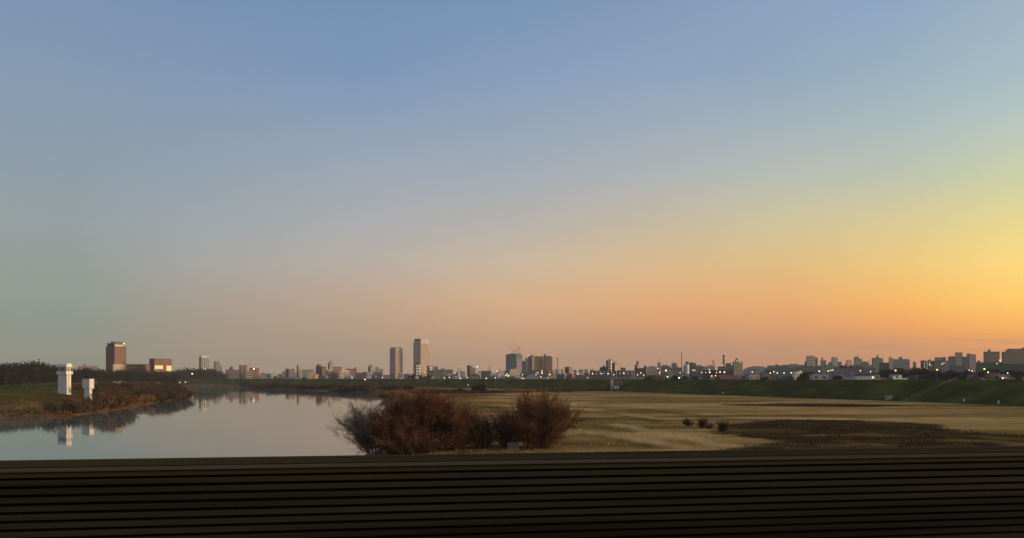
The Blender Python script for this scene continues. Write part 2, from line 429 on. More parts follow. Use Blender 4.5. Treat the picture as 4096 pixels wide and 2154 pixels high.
gxs = axis([(-6000, -2000, 400), (-2000, -700, 50), (-700, -420, 12), (-420, -60, 4), (-60, 230, 2.5), (230, 700, 20), (700, 2000, 100), (2000, 6000, 400)])
gys = axis([(-400, 40, 20), (40, 95, 5), (95, 330, 2.0), (330, 700, 5), (700, 1500, 10), (1500, 2400, 45), (2400, 4400, 200)])
gx, gy = np.meshgrid(gxs, gys); nx, ny = len(gxs), len(gys)
gx, gy = gx.ravel(), gy.ravel()
q = [(j * nx + i, j * nx + i + 1, (j + 1) * nx + i + 1, (j + 1) * nx + i) for j in range(ny - 1) for i in range(nx - 1)]
land_obj('ground', gx, gy, ground_z(gx, gy, levee=False), q)

# the levee: swept along its line with the crest road on top
ln = smooth_line(LEVEE, 2); seg = np.r_[0, np.cumsum(np.hypot(*np.diff(ln, axis=0).T))]; tt = np.arange(0, seg[-1], 6.0)
lx, ly = np.interp(tt, seg, ln[:, 0]), np.interp(tt, seg, ln[:, 1]); tx, ty = np.gradient(lx), np.gradient(ly); tn = np.hypot(tx, ty); tx, ty = tx / tn, ty / tn
kx = len(LEV_OFF); px_ = (lx[:, None] + ty[:, None] * LEV_OFF[None]).ravel(); py_ = (ly[:, None] - tx[:, None] * LEV_OFF[None]).ravel()
pz_ = np.tile(LEV_Z, len(tt)) + (vnoise(px_, py_, 9, 9) - 0.5) * np.tile(np.where((LEV_OFF > 1) & (LEV_OFF < 25), 0.35, 0.04), len(tt))
g_ = np.ones(len(px_)); r_ = np.zeros(len(px_)); s_ = 0.4 * sst((vnoise(px_, py_, 26, 12) - 0.5) * 4) + 0.3 * np.tile((LEV_OFF < 3).astype(float), len(tt))
land_obj('levee', px_, py_, pz_, [(j * kx + i, j * kx + i + 1, (j + 1) * kx + i + 1, (j + 1) * kx + i) for j in range(len(tt) - 1) for i in range(kx - 1)], (np.clip(s_, 0, 1), g_, r_, r_ * 0))
b = MB()
for j in range(len(tt)):
    for o in (29.0, 33.2): b.v.append((lx[j] + ty[j] * o, ly[j] - tx[j] * o, 9.3))
for j in range(len(tt) - 1): b.f.append((2 * j, 2 * j + 1, 2 * j + 3, 2 * j + 2))
kind(b.obj('road', mat('worn asphalt', (0.06, 0.06, 0.062), 0.9, 0.2, 0.4)), 'structure')


def water():
    mm = bpy.data.materials.new('river water'); mm.use_nodes = True; nt = mm.node_tree; nd, lk = nt.nodes, nt.links
    b = nd['Principled BSDF']; b.inputs['Base Color'].default_value = (0.10, 0.145, 0.125, 1); b.inputs['Roughness'].default_value = 0.035; b.inputs['IOR'].default_value = 1.34
    ge = nd.new('ShaderNodeNewGeometry')
    mp = nd.new('ShaderNodeMapping'); mp.inputs['Scale'].default_value = (0.5, 0.9, 1); lk.new(ge.outputs['Position'], mp.inputs[0])
    n = nd.new('ShaderNodeTexNoise'); n.inputs['Scale'].default_value = 0.8; n.inputs['Detail'].default_value = 3; lk.new(mp.outputs[0], n.inputs['Vector'])
    bp = nd.new('ShaderNodeBump'); bp.inputs['Strength'].default_value = 0.025; bp.inputs['Distance'].default_value = 0.04; lk.new(n.outputs[0], bp.inputs['Height']); lk.new(bp.outputs[0], b.inputs['Normal'])
    m = MB(); m.v = [(-2400, -400, -2), (0, -400, -2), (0, 500, -2), (-60, 2400, -2), (-2400, 2400, -2)]; m.f = [(0, 1, 2, 3, 4)]
    kind(m.obj('river', mm), 'structure')


water()


# ------------------------------------------------------------------ plants
def tubes(segs, k=3):                               # many thin tapered twigs as one mesh
    a, c, r0, r1 = (np.array(v, float) for v in zip(*segs)); d = c - a; d /= np.linalg.norm(d, axis=1, keepdims=True) + 1e-9
    h = np.where(np.abs(d[:, 2:3]) < 0.9, np.array([[0, 0, 1.0]]), np.array([[1.0, 0, 0]])); u = np.cross(d, h); u /= np.linalg.norm(u, axis=1, keepdims=True); w = np.cross(d, u)
    V = []
    for p, r in ((a, r0), (c, r1)):
        for i in range(k):
            t = 2 * math.pi * i / k; V.append(p + (u * math.cos(t) + w * math.sin(t)) * r[:, None])
    V = np.stack(V, 1); n = len(a); base = np.arange(n)[:, None] * 2 * k
    fs = np.concatenate([np.concatenate([base + i, base + (i + 1) % k, base + k + (i + 1) % k, base + k + i], 1) for i in range(k)])
    return V.reshape(-1, 3), fs


def np_mesh(name, V, fs, material):
    me = bpy.data.meshes.new(name); V = np.asarray(V, np.float32); fs = np.asarray(fs, np.int32); k = fs.shape[1]
    me.vertices.add(len(V)); me.vertices.foreach_set('co', V.ravel()); me.loops.add(fs.size); me.loops.foreach_set('vertex_index', fs.ravel())
    me.polygons.add(len(fs)); me.polygons.foreach_set('loop_start', np.arange(0, fs.size, k, dtype=np.int32)); me.polygons.foreach_set('loop_total', np.full(len(fs), k, np.int32))
    me.update(calc_edges=True); me.materials.append(material); return me


def twiggy(seed, h, w, ns, nb, nt, r=0.03, lean=(0, 0)):
    g = np.random.default_rng(seed); stems, twigs = [], []
    for _ in range(ns):
        u = math.sqrt(g.random()) * 0.98; az = g.random() * 6.283; top = h * (0.72 + 0.3 * g.random()) * math.sqrt(max(1 - 0.8 * u * u, 0.1))
        p0 = np.array([math.cos(az), math.sin(az), 0]) * w * 0.16 * g.random() + np.array([0, 0, -0.2])
        p2 = np.array([math.cos(az) * w / 2 * u + lean[0], math.sin(az) * w / 2 * u * 0.85 + lean[1], top]); p1 = p0 * 0.5 + np.array([p2[0] * 0.3, p2[1] * 0.3, top * 0.62]) + g.normal(0, w * 0.03, 3)
        T = np.linspace(0, 1, 7); P = [(1 - t) ** 2 * p0 + 2 * t * (1 - t) * p1 + t * t * p2 for t in T]
        for i in range(6): stems.append((P[i], P[i + 1], r * 2.2 * (1 - T[i] * 0.85), r * 2.2 * (1 - T[i + 1] * 0.85)))
        for _ in range(nb):
            t = 0.18 + 0.82 * g.random(); i = min(int(t * 6), 5); q0 = P[i] + (P[i + 1] - P[i]) * (t * 6 - i); tan = (P[i + 1] - P[i]) / np.linalg.norm(P[i + 1] - P[i])
            d = tan * 0.7 + g.normal(0, 0.62, 3) + np.array([0, 0, 0.25]); d /= np.linalg.norm(d); L = h * (0.12 + 0.17 * g.random()); q1 = q0 + d * L * 0.5 + g.normal(0, L * 0.06, 3); q2 = q1 + (d + np.array([0, 0, 0.25])) * L * 0.5
            stems.append((q0, q1, r * 0.8, r * 0.6)); stems.append((q1, q2, r * 0.6, r * 0.4))
            for _ in range(nt):
                s = g.random(); a = q0 + (q1 - q0) * (s * 2) if s < 0.5 else q1 + (q2 - q1) * (s * 2 - 1)
                d2 = d * 0.6 + g.normal(0, 0.6, 3) + np.array([0, 0, 0.3]); d2 /= np.linalg.norm(d2); l2 = h * (0.045 + 0.075 * g.random())
                twigs.append((a, a + d2 * l2, r * 0.45, r * 0.28))
    return stems, twigs


def leafy(seed, n, lumps, leaf):                    # leaf clusters spread through rounded lumps (cx, cy, cz, rx, rz)
    g = np.random.default_rng(seed); lw = np.array([l[3] ** 2 * l[4] for l in lumps]); idx = g.choice(len(lumps), n, p=lw / lw.sum()); L = np.array(lumps)[idx]
    d = g.normal(0, 1, (n, 3)); d /= np.linalg.norm(d, axis=1, keepdims=True); rr = g.random(n) ** 0.4 * (0.9 + 0.25 * g.random(n))
    c = L[:, :3] + d * rr[:, None] * np.stack([L[:, 3], L[:, 3], L[:, 4]], 1)
    u = g.normal(0, 1, (n, 3)); u /= np.linalg.norm(u, axis=1, keepdims=True); v = np.cross(u, g.normal(0, 1, (n, 3))); v /= np.linalg.norm(v, axis=1, keepdims=True)
    s = leaf * (0.6 + 0.8 * g.random((n, 1))); V = np.stack([c - u * s, c - v * s * 0.6, c + u * s, c + v * s * 0.6], 1).reshape(-1, 3)
    return V, np.arange(4 * n).reshape(n, 4)


TWIG = mat('brown willow twigs', (0.15, 0.066, 0.024), 0.9, 0.3, 0.35)
TWIG_G = mat('grey brown twigs', (0.19, 0.14, 0.10), 0.9, 0.25, 0.4)
BARK = mat('dark bark', (0.035, 0.02, 0.012), 0.95, 0.2, 1.5)
SHRUB = {'dark brown': mat('dark brown thicket', (0.06, 0.036, 0.019), 0.95, 0.25, 0.3), 'red brown': mat('red brown thicket', (0.125, 0.062, 0.028), 0.95, 0.25, 0.3),
         'olive brown': mat('olive thicket', (0.085, 0.06, 0.025), 0.95, 0.25, 0.3), 'dark green': mat('evergreen leaves', (0.018, 0.022, 0.01), 0.9, 0.3, 0.4), 'straw coloured': mat('reed straw', (0.25, 0.13, 0.05), 0.95, 0.2, 0.4)}


def near_bush(label, px, d, w, h, ns, nb, nt, seed, m1=TWIG, lean=(0, 0), r=0.03):
    x = X(px, d); t = thing('willow_bush', label, 'bush', (x, d, gz(x, d)), 0, 'bare willow bushes beside the bridge')
    st, tw = twiggy(seed, h, w, ns, nb, nt, r, lean)
    kind(put('branches', np_mesh('branches', *tubes(st), BARK if m1 is TWIG else m1), t), 'stuff')
    kind(put('twigs', np_mesh('twigs', *tubes(tw), m1), t), 'stuff')


near_bush('sparse grey brown willow leaning over the water at the river edge', 1500, 119, 9.0, 8.5, 46, 17, 17, 21, TWIG_G, (-1.4, 0), 0.024)
near_bush('tall broad brown willow bush behind the railing nearest the water', 1592, 112, 8.6, 7.2, 58, 21, 24, 22, r=0.026)
near_bush('tallest round brown willow bush in the middle of the thicket', 1700, 114, 9.6, 8.3, 66, 22, 24, 23, r=0.026)
near_bush('brown willow bush sloping down beside the tallest one', 1815, 113, 8.8, 6.0, 56, 21, 23, 27, r=0.026)
near_bush('low ragged brown willow bush between the two tall masses', 1925, 114, 7.4, 4.2, 40, 16, 15, 24)
near_bush('big isolated dome shaped brown willow bush at the field edge', 2160, 114, 12.8, 7.2, 74, 22, 24, 25, r=0.026)
near_bush('small brown willow spray at the foot of the isolated dome bush', 2035, 116, 6.6, 4.6, 36, 15, 14, 26)
near_bush('low dark brown skirt of willow shoots under the tall bushes', 1650, 109, 12.5, 3.4, 50, 15, 15, 28)

# smaller shrubs: four shapes, copied
protos = []
for k in range(4):
    st, tw = twiggy(50 + k, 3.0, 4.4, 22, 11, 10, 0.034)
    V, f4 = tubes(st + tw); V2, f2 = leafy(60 + k, 620, [(rnd.uniform(-1.2, 1.2), rnd.uniform(-1, 1), rnd.uniform(0.7, 1.7), 1.1, 0.9) for _ in range(6)], 0.14)
    protos.append(np_mesh('shrub', np.vstack([V, V2]), np.vstack([f4, f2 + len(V)]), SHRUB['dark brown']))
leafs = []
for k in range(3):
    V2, f2 = leafy(80 + k, 1500, [(rnd.uniform(-1.3, 1.3), rnd.uniform(-1, 1), rnd.uniform(0.6, 2.0), 1.0, 0.95) for _ in range(8)], 0.2)
    leafs.append(np_mesh('evergreen_bush', V2, f2, SHRUB['dark green']))
seen_n = {}


def shrub(px, py, scale, colour, where, name='shrub', wide=1.0, d=None, high=1.0):
    if d is None: x, y, z = drop(px, py)
    else: x, y = X(px, d), d; z = gz(x, y)
    me = rnd.choice(leafs if colour == 'dark green' else protos); key = (colour, where); k = seen_n.get(key, 0); seen_n[key] = k + 1
    o = put(name, me, None, (x, y, z - 0.1), rnd.uniform(0, 6.28), (scale * wide, scale * wide, scale * high))
    o.material_slots[0].link = 'OBJECT'; o.material_slots[0].material = SHRUB[colour]
    return tag(o, f'{ORD[k]} {colour} shrub {where}', 'shrub', 'shrubs ' + where)


# left bank, from the white towers along the waterline
for px, py, s, c in ((262, 1650, 0.9, 'red brown'), (300, 1656, 1.15, 'olive brown'), (335, 1652, 1.2, 'red brown'), (372, 1646, 1.35, 'olive brown'), (405, 1638, 2.0, 'red brown'), (438, 1634, 2.3, 'olive brown'), (470, 1632, 2.3, 'red brown'), (500, 1624, 1.9, 'olive brown'),
                     (236, 1632, 0.6, 'red brown'), (282, 1630, 0.9, 'olive brown'), (322, 1632, 0.9, 'red brown'), (395, 1606, 1.8, 'dark brown'), (430, 1604, 2.4, 'olive brown'), (210, 1654, 1.2, 'olive brown'), (470, 1598, 2.4, 'dark brown')):
    shrub(px, py, s * 1.22, c, 'on the bank below the white towers', wide=1.1)
for px, py, s, c in ((540, 1618, 2.2, 'straw coloured'), (575, 1612, 2.3, 'straw coloured'), (610, 1608, 3.1, 'olive brown'), (640, 1606, 3.6, 'dark brown'), (668, 1602, 3.9, 'olive brown'), (696, 1600, 4.2, 'dark brown'), (708, 1599, 3.7, 'olive brown'), (724, 1596, 3.4, 'olive brown'),
                     (738, 1593, 2.8, 'dark brown'), (560, 1590, 3.0, 'dark brown'), (520, 1586, 2.8, 'olive brown'), (625, 1582, 4.2, 'dark brown'), (660, 1578, 4.4, 'olive brown'), (690, 1574, 4.6, 'dark brown'), (712, 1570, 4.2, 'olive brown'), (600, 1572, 3.6, 'olive brown')):
    shrub(px, py, s * (0.62 if py > 1588 else 0.5), c, 'on the bank point past the towers', wide=1.7)
for px in range(300, 740, 30):
    shrub(px, 1562 - (px - 250) * 0.035, 1.2 + 0.6 * rnd.random(), rnd.choice(('dark brown', 'olive brown', 'red brown')), 'along the edge of the riverside wood', wide=1.9)
# right bank across the water
for i, px in enumerate(range(985, 1500, 21)):
    d = 1085 - (px - 985) * 0.85; d = float(np.interp(px, [985, 1050, 1200, 1400, 1500], [1090, 935, 818, 740, 672])) + rnd.uniform(2, 14)
    shrub(px, 0, d / 330 * rnd.uniform(0.75, 1.15), rnd.choice(('dark brown', 'dark brown', 'dark green', 'olive brown')), 'on the far right bank of the river', wide=1.6, d=d, high=0.7)
for px in range(1330, 1660, 22):
    shrub(px, 0, rnd.uniform(1.7, 2.7), rnd.choice(('dark brown', 'red brown', 'red brown')), 'in the brown thicket at the river bend', wide=1.5, d=next(q for q in [rnd.uniform(520, 700) for _ in range(60)] + [720.0] if float(sdist(np.array([X(px, q)]), np.array([q]), RIGHT)[0]) > 3 or q == 720.0))
for px in range(1545, 1700, 24):
    shrub(px, 0, rnd.uniform(1.0, 1.6), rnd.choice(('red brown', 'straw coloured')), 'on the near bank behind the willows', wide=1.4, d=next(q for q in [rnd.uniform(300, 450) for _ in range(60)] + [450.0] if float(sdist(np.array([X(px, q)]), np.array([q]), RIGHT)[0]) > 3 or q == 450.0))
# hedge line along the far side of the field
for px in range(1660, 2480, 27):
    d = float(np.interp(px, [1660, 1900, 2100, 2480], [500, 545, 575, 640]))
    c = 'straw coloured' if 2010 < px < 2140 else rnd.choice(('dark brown', 'dark brown', 'red brown', 'olive brown'))
    shrub(px, 0, rnd.uniform(0.9, 1.5), c, 'in the hedge along the far field edge', wide=1.9, d=d + rnd.uniform(-12, 16), high=0.75)
o = shrub(1920, 0, 2.3, 'dark green', 'rising tall and round from the far field hedge', 'evergreen_bush', 1.3, 555); o['label'] = 'large dark evergreen bush standing in the hedge across the field'
o = shrub(1832, 0, 1.3, 'dark green', 'low and dark near the evergreen bush', 'evergreen_bush', 1.2, 545); o['label'] = 'small dark bush on the straw patch beside the large evergreen bush'
for px, py, s, l in ((2755, 1706, 0.62, 'small dark bush alone on the straw field'), (2812, 1712, 0.72, 'larger of the small dark field bushes, with a flat top'), (2838, 1717, 0.5, 'small reddish bush close beside the flat topped field bush'), (2893, 1728, 0.75, 'small brown bush at the tip of the dark scrub patch')):
    o = shrub(px, py, s, 'dark brown' if 'red' not in l else 'red brown', 'x' + l, 'field_bush', 1.0); o['label'] = l; o['group'] = 'bushes on the straw field'


def scatter_tufts(name, label_kind, pts, hmin, hmax, material, seed, blades=5, spread=0.5):
    g = np.random.default_rng(seed); n = len(pts) * blades; base = np.repeat(pts, blades, 0); hh = g.uniform(hmin, hmax, n); az = g.random(n) * 6.283; off = g.random(n) * spread
    c = base + np.stack([np.cos(az) * off, np.sin(az) * off, np.zeros(n)], 1); wd = hh * 0.11; t2 = g.random(n) * 6.283
    u = np.stack([np.cos(t2), np.sin(t2), np.zeros(n)], 1) * wd[:, None]; tip = c + np.stack([np.cos(az) * hh * 0.4, np.sin(az) * hh * 0.4, hh], 1)
    V = np.stack([c - u, c + u, tip], 1).reshape(-1, 3)
    return kind(put(name, np_mesh(name, V, np.arange(3 * n).reshape(n, 3), material)), 'stuff')


def field_pts(n, x0, x1, y0, y1, test, seed):
    g = np.random.default_rng(seed); y = y0 + (y1 - y0) * g.random(n) ** 1.6; x = x0 + (x1 - x0) * g.random(n); k = test(x, y); x, y = x[k], y[k]
    return np.stack([x, y, ground_z(x, y) - 0.03], 1)


pts = field_pts(16000, -30, 200, 95, 420, lambda x, y: (sdist(x, y, RIGHT) > 3) & (sdist(x, y, LEVEE) < -3) & (cover(x, y)[0] < 0.4) & (vnoise(x, y, 14, 31) > 0.42), 1)
scatter_tufts('dry_grass', '', pts, 0.15, 0.42, mat('dry grass blades', (0.36, 0.22, 0.085), 0.95, 0.3, 0.15), 2)
pts = field_pts(20000, 10, 210, 80, 330, lambda x, y: (sdist(x, y, LEVEE) < -2) & (cover(x, y)[0] > 0.5) & (vnoise(x, y, 7, 33) + vnoise(x, y, 19, 34) > 0.95), 3)
scatter_tufts('scrub', '', pts, 0.15, 0.7, mat('dead scrub stems', (0.06, 0.036, 0.016), 0.95, 0.3, 0.12), 4, 6, 0.8)
pts = field_pts(9000, -200, -30, 100, 620, lambda x, y: (sdist(x, y, RIGHT) > 1) & (sdist(x, y, RIGHT) < 45), 5)
scatter_tufts('reed_grass', '', pts, 0.7, 1.7, mat('reed blades', (0.17, 0.085, 0.03), 0.95, 0.3, 0.15), 6, 6, 0.9)
pts = field_pts(9000, -420, -130, 238, 620, lambda x, y: (sdist(x, y, LEFT) < -1) & (sdist(x, y, LEFT) > -32), 7)
scatter_tufts('bank_reeds', '', pts, 0.5, 1.5, SHRUB['red brown'], 8, 6, 0.9)

# the wood on the left bank: one dark mass
LEAF = mat('winter evergreen foliage', (0.019, 0.021, 0.012), 0.95, 0.35, 0.08)
VV, FF, nv = [], [], 0
top_px = [-160, 0, 50, 85, 110, 150, 200, 230, 290, 330, 400, 440, 500, 600, 690, 700, 730, 830, 870, 900, 915]; top_py = [1450, 1452, 1447, 1452, 1442, 1441, 1453, 1458, 1471, 1469, 1472, 1476, 1476, 1480, 1486, 1476, 1469, 1469, 1478, 1490, 1512]
lone = []
for row, (dd, cut) in enumerate(((60, 0), (20, 7), (-10, 18))):
    for px in np.arange(-170, 706, 17):
        px = px + rnd.uniform(-6, 6); d = float(np.interp(px, [-170, 0, 120, 200, 330, 640, 720], [400, 445, 505, 585, 690, 890, 935])) + dd; x = X(px, d); zt = Z(float(np.interp(px, top_px, top_py)) + cut + rnd.uniform(-2, 4), d); z0 = gz(x, d); h = zt - z0
        w = h * rnd.uniform(0.3, 0.42)
        lumps = [(0, 0, h * 0.62, w, h * 0.36)] + [(rnd.uniform(-1, 1) * w * 0.7, rnd.uniform(-1, 1) * w * 0.7, h * rnd.uniform(0.3, 0.8), w * 0.55, h * 0.2) for _ in range(5)]
        V, f = leafy(rnd.randrange(10 ** 6), 760, lumps, h * 0.034); VV.append(V + np.array([x, d, z0])); FF.append(f + nv); nv += len(V)
for row, (dd, cut) in enumerate(((1500, 0), (1470, 8), (1440, 19))):
    for px in np.arange(600, 905, 11):
        px = px + rnd.uniform(-4, 4); d = dd; x = X(px, d); zt = Z(float(np.interp(px, top_px, top_py)) + cut + rnd.uniform(-2, 4), d); z0 = 2.0; h = max(zt - z0, 4)
        w = h * rnd.uniform(0.3, 0.42); lumps = [(0, 0, h * 0.6, w, h * 0.36)] + [(rnd.uniform(-1, 1) * w * 0.7, rnd.uniform(-1, 1) * w * 0.7, h * rnd.uniform(0.25, 0.8), w * 0.55, h * 0.2) for _ in range(5)]
        V, f = leafy(rnd.randrange(10 ** 6), 480, lumps, h * 0.036); VV.append(V + np.array([x, d, z0])); FF.append(f + nv); nv += len(V)
kind(put('riverside_wood', np_mesh('riverside_wood', np.vstack(VV), np.vstack(FF), LEAF)), 'stuff')

# single trees: crown and trunk, three shapes, copied
trees = []
for k in range(3):
    h = 8.0; lumps = [(0, 0, h * 0.62, 2.3, 2.4)] + [(rnd.uniform(-1.6, 1.6), rnd.uniform(-1.6, 1.6), h * rnd.uniform(0.4, 0.85), 1.3, 1.1) for _ in range(6)]
    b = MB(); b.tube((0, 0, -0.3), (0.1, 0, h * 0.4), 0.28, 0.2); b.tube((0.1, 0, h * 0.4), (0.4, 0.2, h * 0.7), 0.17, 0.06); b.tube((0.1, 0, h * 0.38), (-0.7, 0.1, h * 0.66), 0.13, 0.05)
    trees.append((np_mesh('crown', *leafy(90 + k, 900, lumps, 0.34), LEAF), b.mesh('trunk', BARK)))


def tree(px, d, top, label, group='trees beyond the levee', wide=1.0):
    x = X(px, d); z = gz(x, d); s = max(Z(top, d) - z, 2) / 8.6; cr, tr = rnd.choice(trees)
    t = thing('broad_tree', label, 'tree', (x, d, z), rnd.uniform(0, 6.28), group); t.scale = (s * wide, s * wide, s)
    put('crown', cr, t); put('trunk', tr, t)


# ------------------------------------------------------------------ white gate tower and intake tower on the left bank
def frame_of(px_corner, d, yaw):                    # origin at the near corner of a building turned by yaw; x runs along its right face, y along its left face
    return (X(px_corner, d), d), yaw


def gate_tower():
    d = 369; x, z = X(267, d), 2.9; a = R(27 + 29)
    t = thing('gate_tower', 'white concrete lookout tower with dark windows on the left river bank', 'tower', (x, d, z), a)
    W1, D1 = 1.95, 7.7                               # right face, left face
    Hs = Z(1498, d) - z; part('box', 'shaft', WHITE, t, (0, 0, -2), (W1, D1, Hs + 2))
    part('box', 'pier', WHITE, t, (W1 + 0.01, 1.0, -2), (0.5, 1.2, Hs + 1.9))
    bal = part('box', 'balcony', WHITE, t, (-0.5, -0.5, Hs), (W1 + 1.1, D1 + 1.0, 1.35))
    zt = Hs + 1.36; Hw = 1.95
    room = part('box', 'lantern_room', mat('dark lookout glass', (0.02, 0.03, 0.05), 0.15, 0.1, 0.5), t, (0.15, 0.15, zt), (W1 - 0.3, D1 - 0.3, Hw))
    for yy in (0.0, 2.0, 3.9, 5.8, 7.3): under(part('box', 'column', WHITE, t, (-0.03, yy, zt), (0.3, 0.3 if yy else 0.8, Hw)), room)
    for xx in (0.95, W1 - 0.4): under(part('box', 'column', WHITE, t, (xx, -0.03, zt), (0.3, 0.3, Hw)), room)
    for yy in np.arange(1.1, 7.3, 0.62): under(part('box', 'mullion', STEEL, t, (0.06, float(yy), zt), (0.06, 0.07, Hw)), room)
    b = MB(); w, dp, h = W1 + 0.7, D1 + 0.7, 1.7
    b.prism([(0, 0), (w, 0), (w, h * 0.55), (w - 0.35, h * 0.9), (w * 0.5, h), (0.35, h * 0.9), (0, h * 0.55)], 0, dp); b.obj('roof', WHITE, t, (-0.35, -0.35, zt + Hw))
    b = MB()
    for p in ((-0.4, -0.4), (-0.4, D1 * 0.5), (-0.4, D1 + 0.4), (W1 + 0.5, -0.4), (W1 + 0.5, D1 + 0.4)): b.tube((p[0], p[1], 0), (p[0], p[1], 0.9), 0.04)
    for zz in (0.45, 0.9): b.tube((-0.4, -0.4, zz), (-0.4, D1 + 0.4, zz), 0.03); b.tube((-0.4, -0.4, zz), (W1 + 0.5, -0.4, zz), 0.03)
    b.obj('railing', STEEL, t, (0, 0, zt))
    part('box', 'drainpipe', STEEL, t, (0.9, -0.12, -1), (0.14, 0.11, Hs + 0.8)); part('box', 'door', STEEL, t, (1.2, -0.05, 0.4), (0.8, 0.04, 2.0))
    b = MB(); b.tube((-6, -0.4, 1.6), (3.2, -0.6, 3.3), 0.07); b.tube((-6, -0.4, 0.9), (3.2, -0.6, 2.6), 0.05); b.obj('handrail', STEEL, t)
    d = 338; x = X(368, d); z = gz(x, d)
    t = thing('intake_tower', 'small white T shaped tower with a boxy head beside the taller lookout tower', 'tower', (x, d, z), R(24 + 28))
    z1 = Z(1555, d) - z; z2 = Z(1517, d) - z
    part('box', 'shaft', WHITE, t, (-0.9, 0.35, -2), (1.1, 4.9, z1 + 2)); part('box', 'head', WHITE, t, (-1.2, -0.3, z1), (1.9, 6.6, z2 - z1)); part('box', 'roof_slab', CONC, t, (-1.3, -0.4, z2), (2.1, 6.8, 0.18))
    part('box', 'vent', STEEL, t, (0.705, 1.0, z1 + 0.4), (0.3, 1.2, 1.1)); part('box', 'pipe', STEEL, t, (0.21, 2.0, -1), (0.15, 0.15, z1 + 1.4))


gate_tower()

# ------------------------------------------------------------------ buildings
LANDMARK = []


def building(name, label, px0, split, px1, ytop, d, wall, style='plain', cat='building', yaw=35, base=3.0, floors=None, group=None, roof=None, band='window glass', depth=None, lit=0, house=None, extra=None, fh=3.1, side=None, bays=None, name2=None):
    """A block whose near corner stands at SPLIT; without a split it faces the viewer."""
    H = Z(ytop, d) - base; ww = MATS['wall ' + wall]; ws = MATS['wall ' + (side or wall)]
    if split is None:
        az = math.atan(((px0 + px1) / 2 - 2048) / F); a = R(rnd.uniform(1, 5)); x0 = X(px0, d); Wd = (X(px1, d) - x0) * math.cos(az) / math.cos(a); D = depth or min(max(Wd * 0.5, 8), 22); cx = x0; a -= az
    else:
        az = math.atan((split - 2048) / F); a = R(yaw); cx = X(split, d); Wd = max((X(px1, d) - cx) * math.cos(az) / math.cos(a), 1.0); D = max((cx - X(px0, d)) * math.cos(az) / math.sin(a), 1.0); a -= az
    t = thing(name, label, cat, (cx, d, base), a, group)
    wall_o = part('box', 'wall', ww, t, (0, 0, 0), (Wd, D, H))
    if side: part('box', 'shaded_side_wall', ws, t, (-0.15, 0.2, 0), (0.14, D - 0.4, H - 0.6))  # left face: shade away from the sunset put into a darker wall colour
    par = part('box', 'parapet', ww, t, (-0.2, -0.2, H), (Wd + 0.4, D + 0.4, max(0.5, H * 0.015)))
    n = floors or max(int(H / fh), 1); step = H / n; gm = MATS[band]
    vis = max(0, int((9.0 - base) / step))
    if style in ('bands', 'balcony'):
        for k in range(vis, n):
            z = k * step
            if style == 'bands':
                part('box', 'window_band', gm, t, (0.06 * Wd, -0.06, z + step * 0.34), (Wd * 0.88, 0.05, step * 0.42))
                if split is not None: part('box', 'window_band', gm, t, (-0.21, 0.08 * D, z + step * 0.34), (0.05, D * 0.84, step * 0.42))
            else:
                part('box', 'window_band', gm, t, (0.03 * Wd, -0.05, z + step * 0.36), (Wd * 0.94, 0.04, step * 0.6))
                part('box', 'balcony', ww, t, (0, -1.1, z), (Wd, 1.08, step * 0.36))
    if style == 'ribs':
        m = bays or max(3, int(Wd / 5))
        for k in range(m): part('box', 'window_strip', gm, t, (Wd * (k + 0.25) / m, -0.06, H * 0.05), (Wd * 0.5 / m, 0.05, H * 0.9))
        for k in range(m + 1): part('box', 'rib', ww, t, (Wd * k / m - 0.25, -0.7, 0), (0.5, 0.64, H * 0.985))
        if split is not None:
            m2 = max(2, int(D / 7))
            for k in range(m2): part('box', 'window_strip', gm, t, (-0.22, D * (k + 0.25) / m2, H * 0.05), (0.06, D * 0.5 / m2, H * 0.9))
    if style == 'grid':
        m = bays or max(2, int(Wd / 3.4)); cnt = 0
        for k in range(vis, n):
            for j in range(m):
                if cnt < 290: part('box', 'window', gm, t, (Wd * (j + 0.22) / m, -0.06, k * step + step * 0.3), (Wd * 0.56 / m, 0.05, step * 0.45)); cnt += 1
    for _ in range(lit):
        k = rnd.randrange(vis, max(n, vis + 1)); f = rnd.uniform(0.1, 0.85)
        under(part('box', 'lit_window', L_WIN if rnd.random() < 0.7 else L_WINW, t, (Wd * f, -0.09 if style != 'balcony' else -0.07, k * step + step * 0.42), (max(1.2, 2.2 / F * d), 0.02, step * 0.4)), wall_o)
    if house:                                        # (from, to, height): a lift house on the roof
        for f0, f1, hh in house: under(part('box', 'roof_house', ww, t, (Wd * f0, D * 0.25, H + max(0.5, H * 0.015)), (Wd * (f1 - f0), D * 0.5, hh)), par)
    for _ in range(rnd.choice((0, 0, 1, 2)) if base == 3.0 else 0): under(part('rod', 'antenna', STEEL, t, (Wd * rnd.uniform(0.1, 0.9), D * rnd.uniform(0.2, 0.7), H), (0.12, 0.12, rnd.uniform(3.5, 7))), par)
    if roof: roof(t, Wd, D, H)
    if extra: extra(t, Wd, D, H)
    LANDMARK.append((0.5 * (px0 + px1), label)); return t


def red_light(t, p, s=0.5, m=None): part('ball', 'warning_light', m or L_RED, t, p, (s, s, s))


def lamp_rows(nrow, ncol, f0, f1, z0, z1, m=None, s=(0.9, 0.6)):
    def fn(t, Wd, D, H):
        for i in range(nrow):
            for j in range(ncol):
                fx = f0 + (f1 - f0) * (j + 0.5) / ncol; zz = H * (z0 + (z1 - z0) * (i + 0.5) / nrow)
                part('box', 'lit_window', m or L_WINW, t, (Wd * fx, -0.12, zz), (s[0], 0.05, s[1]))
    return fn


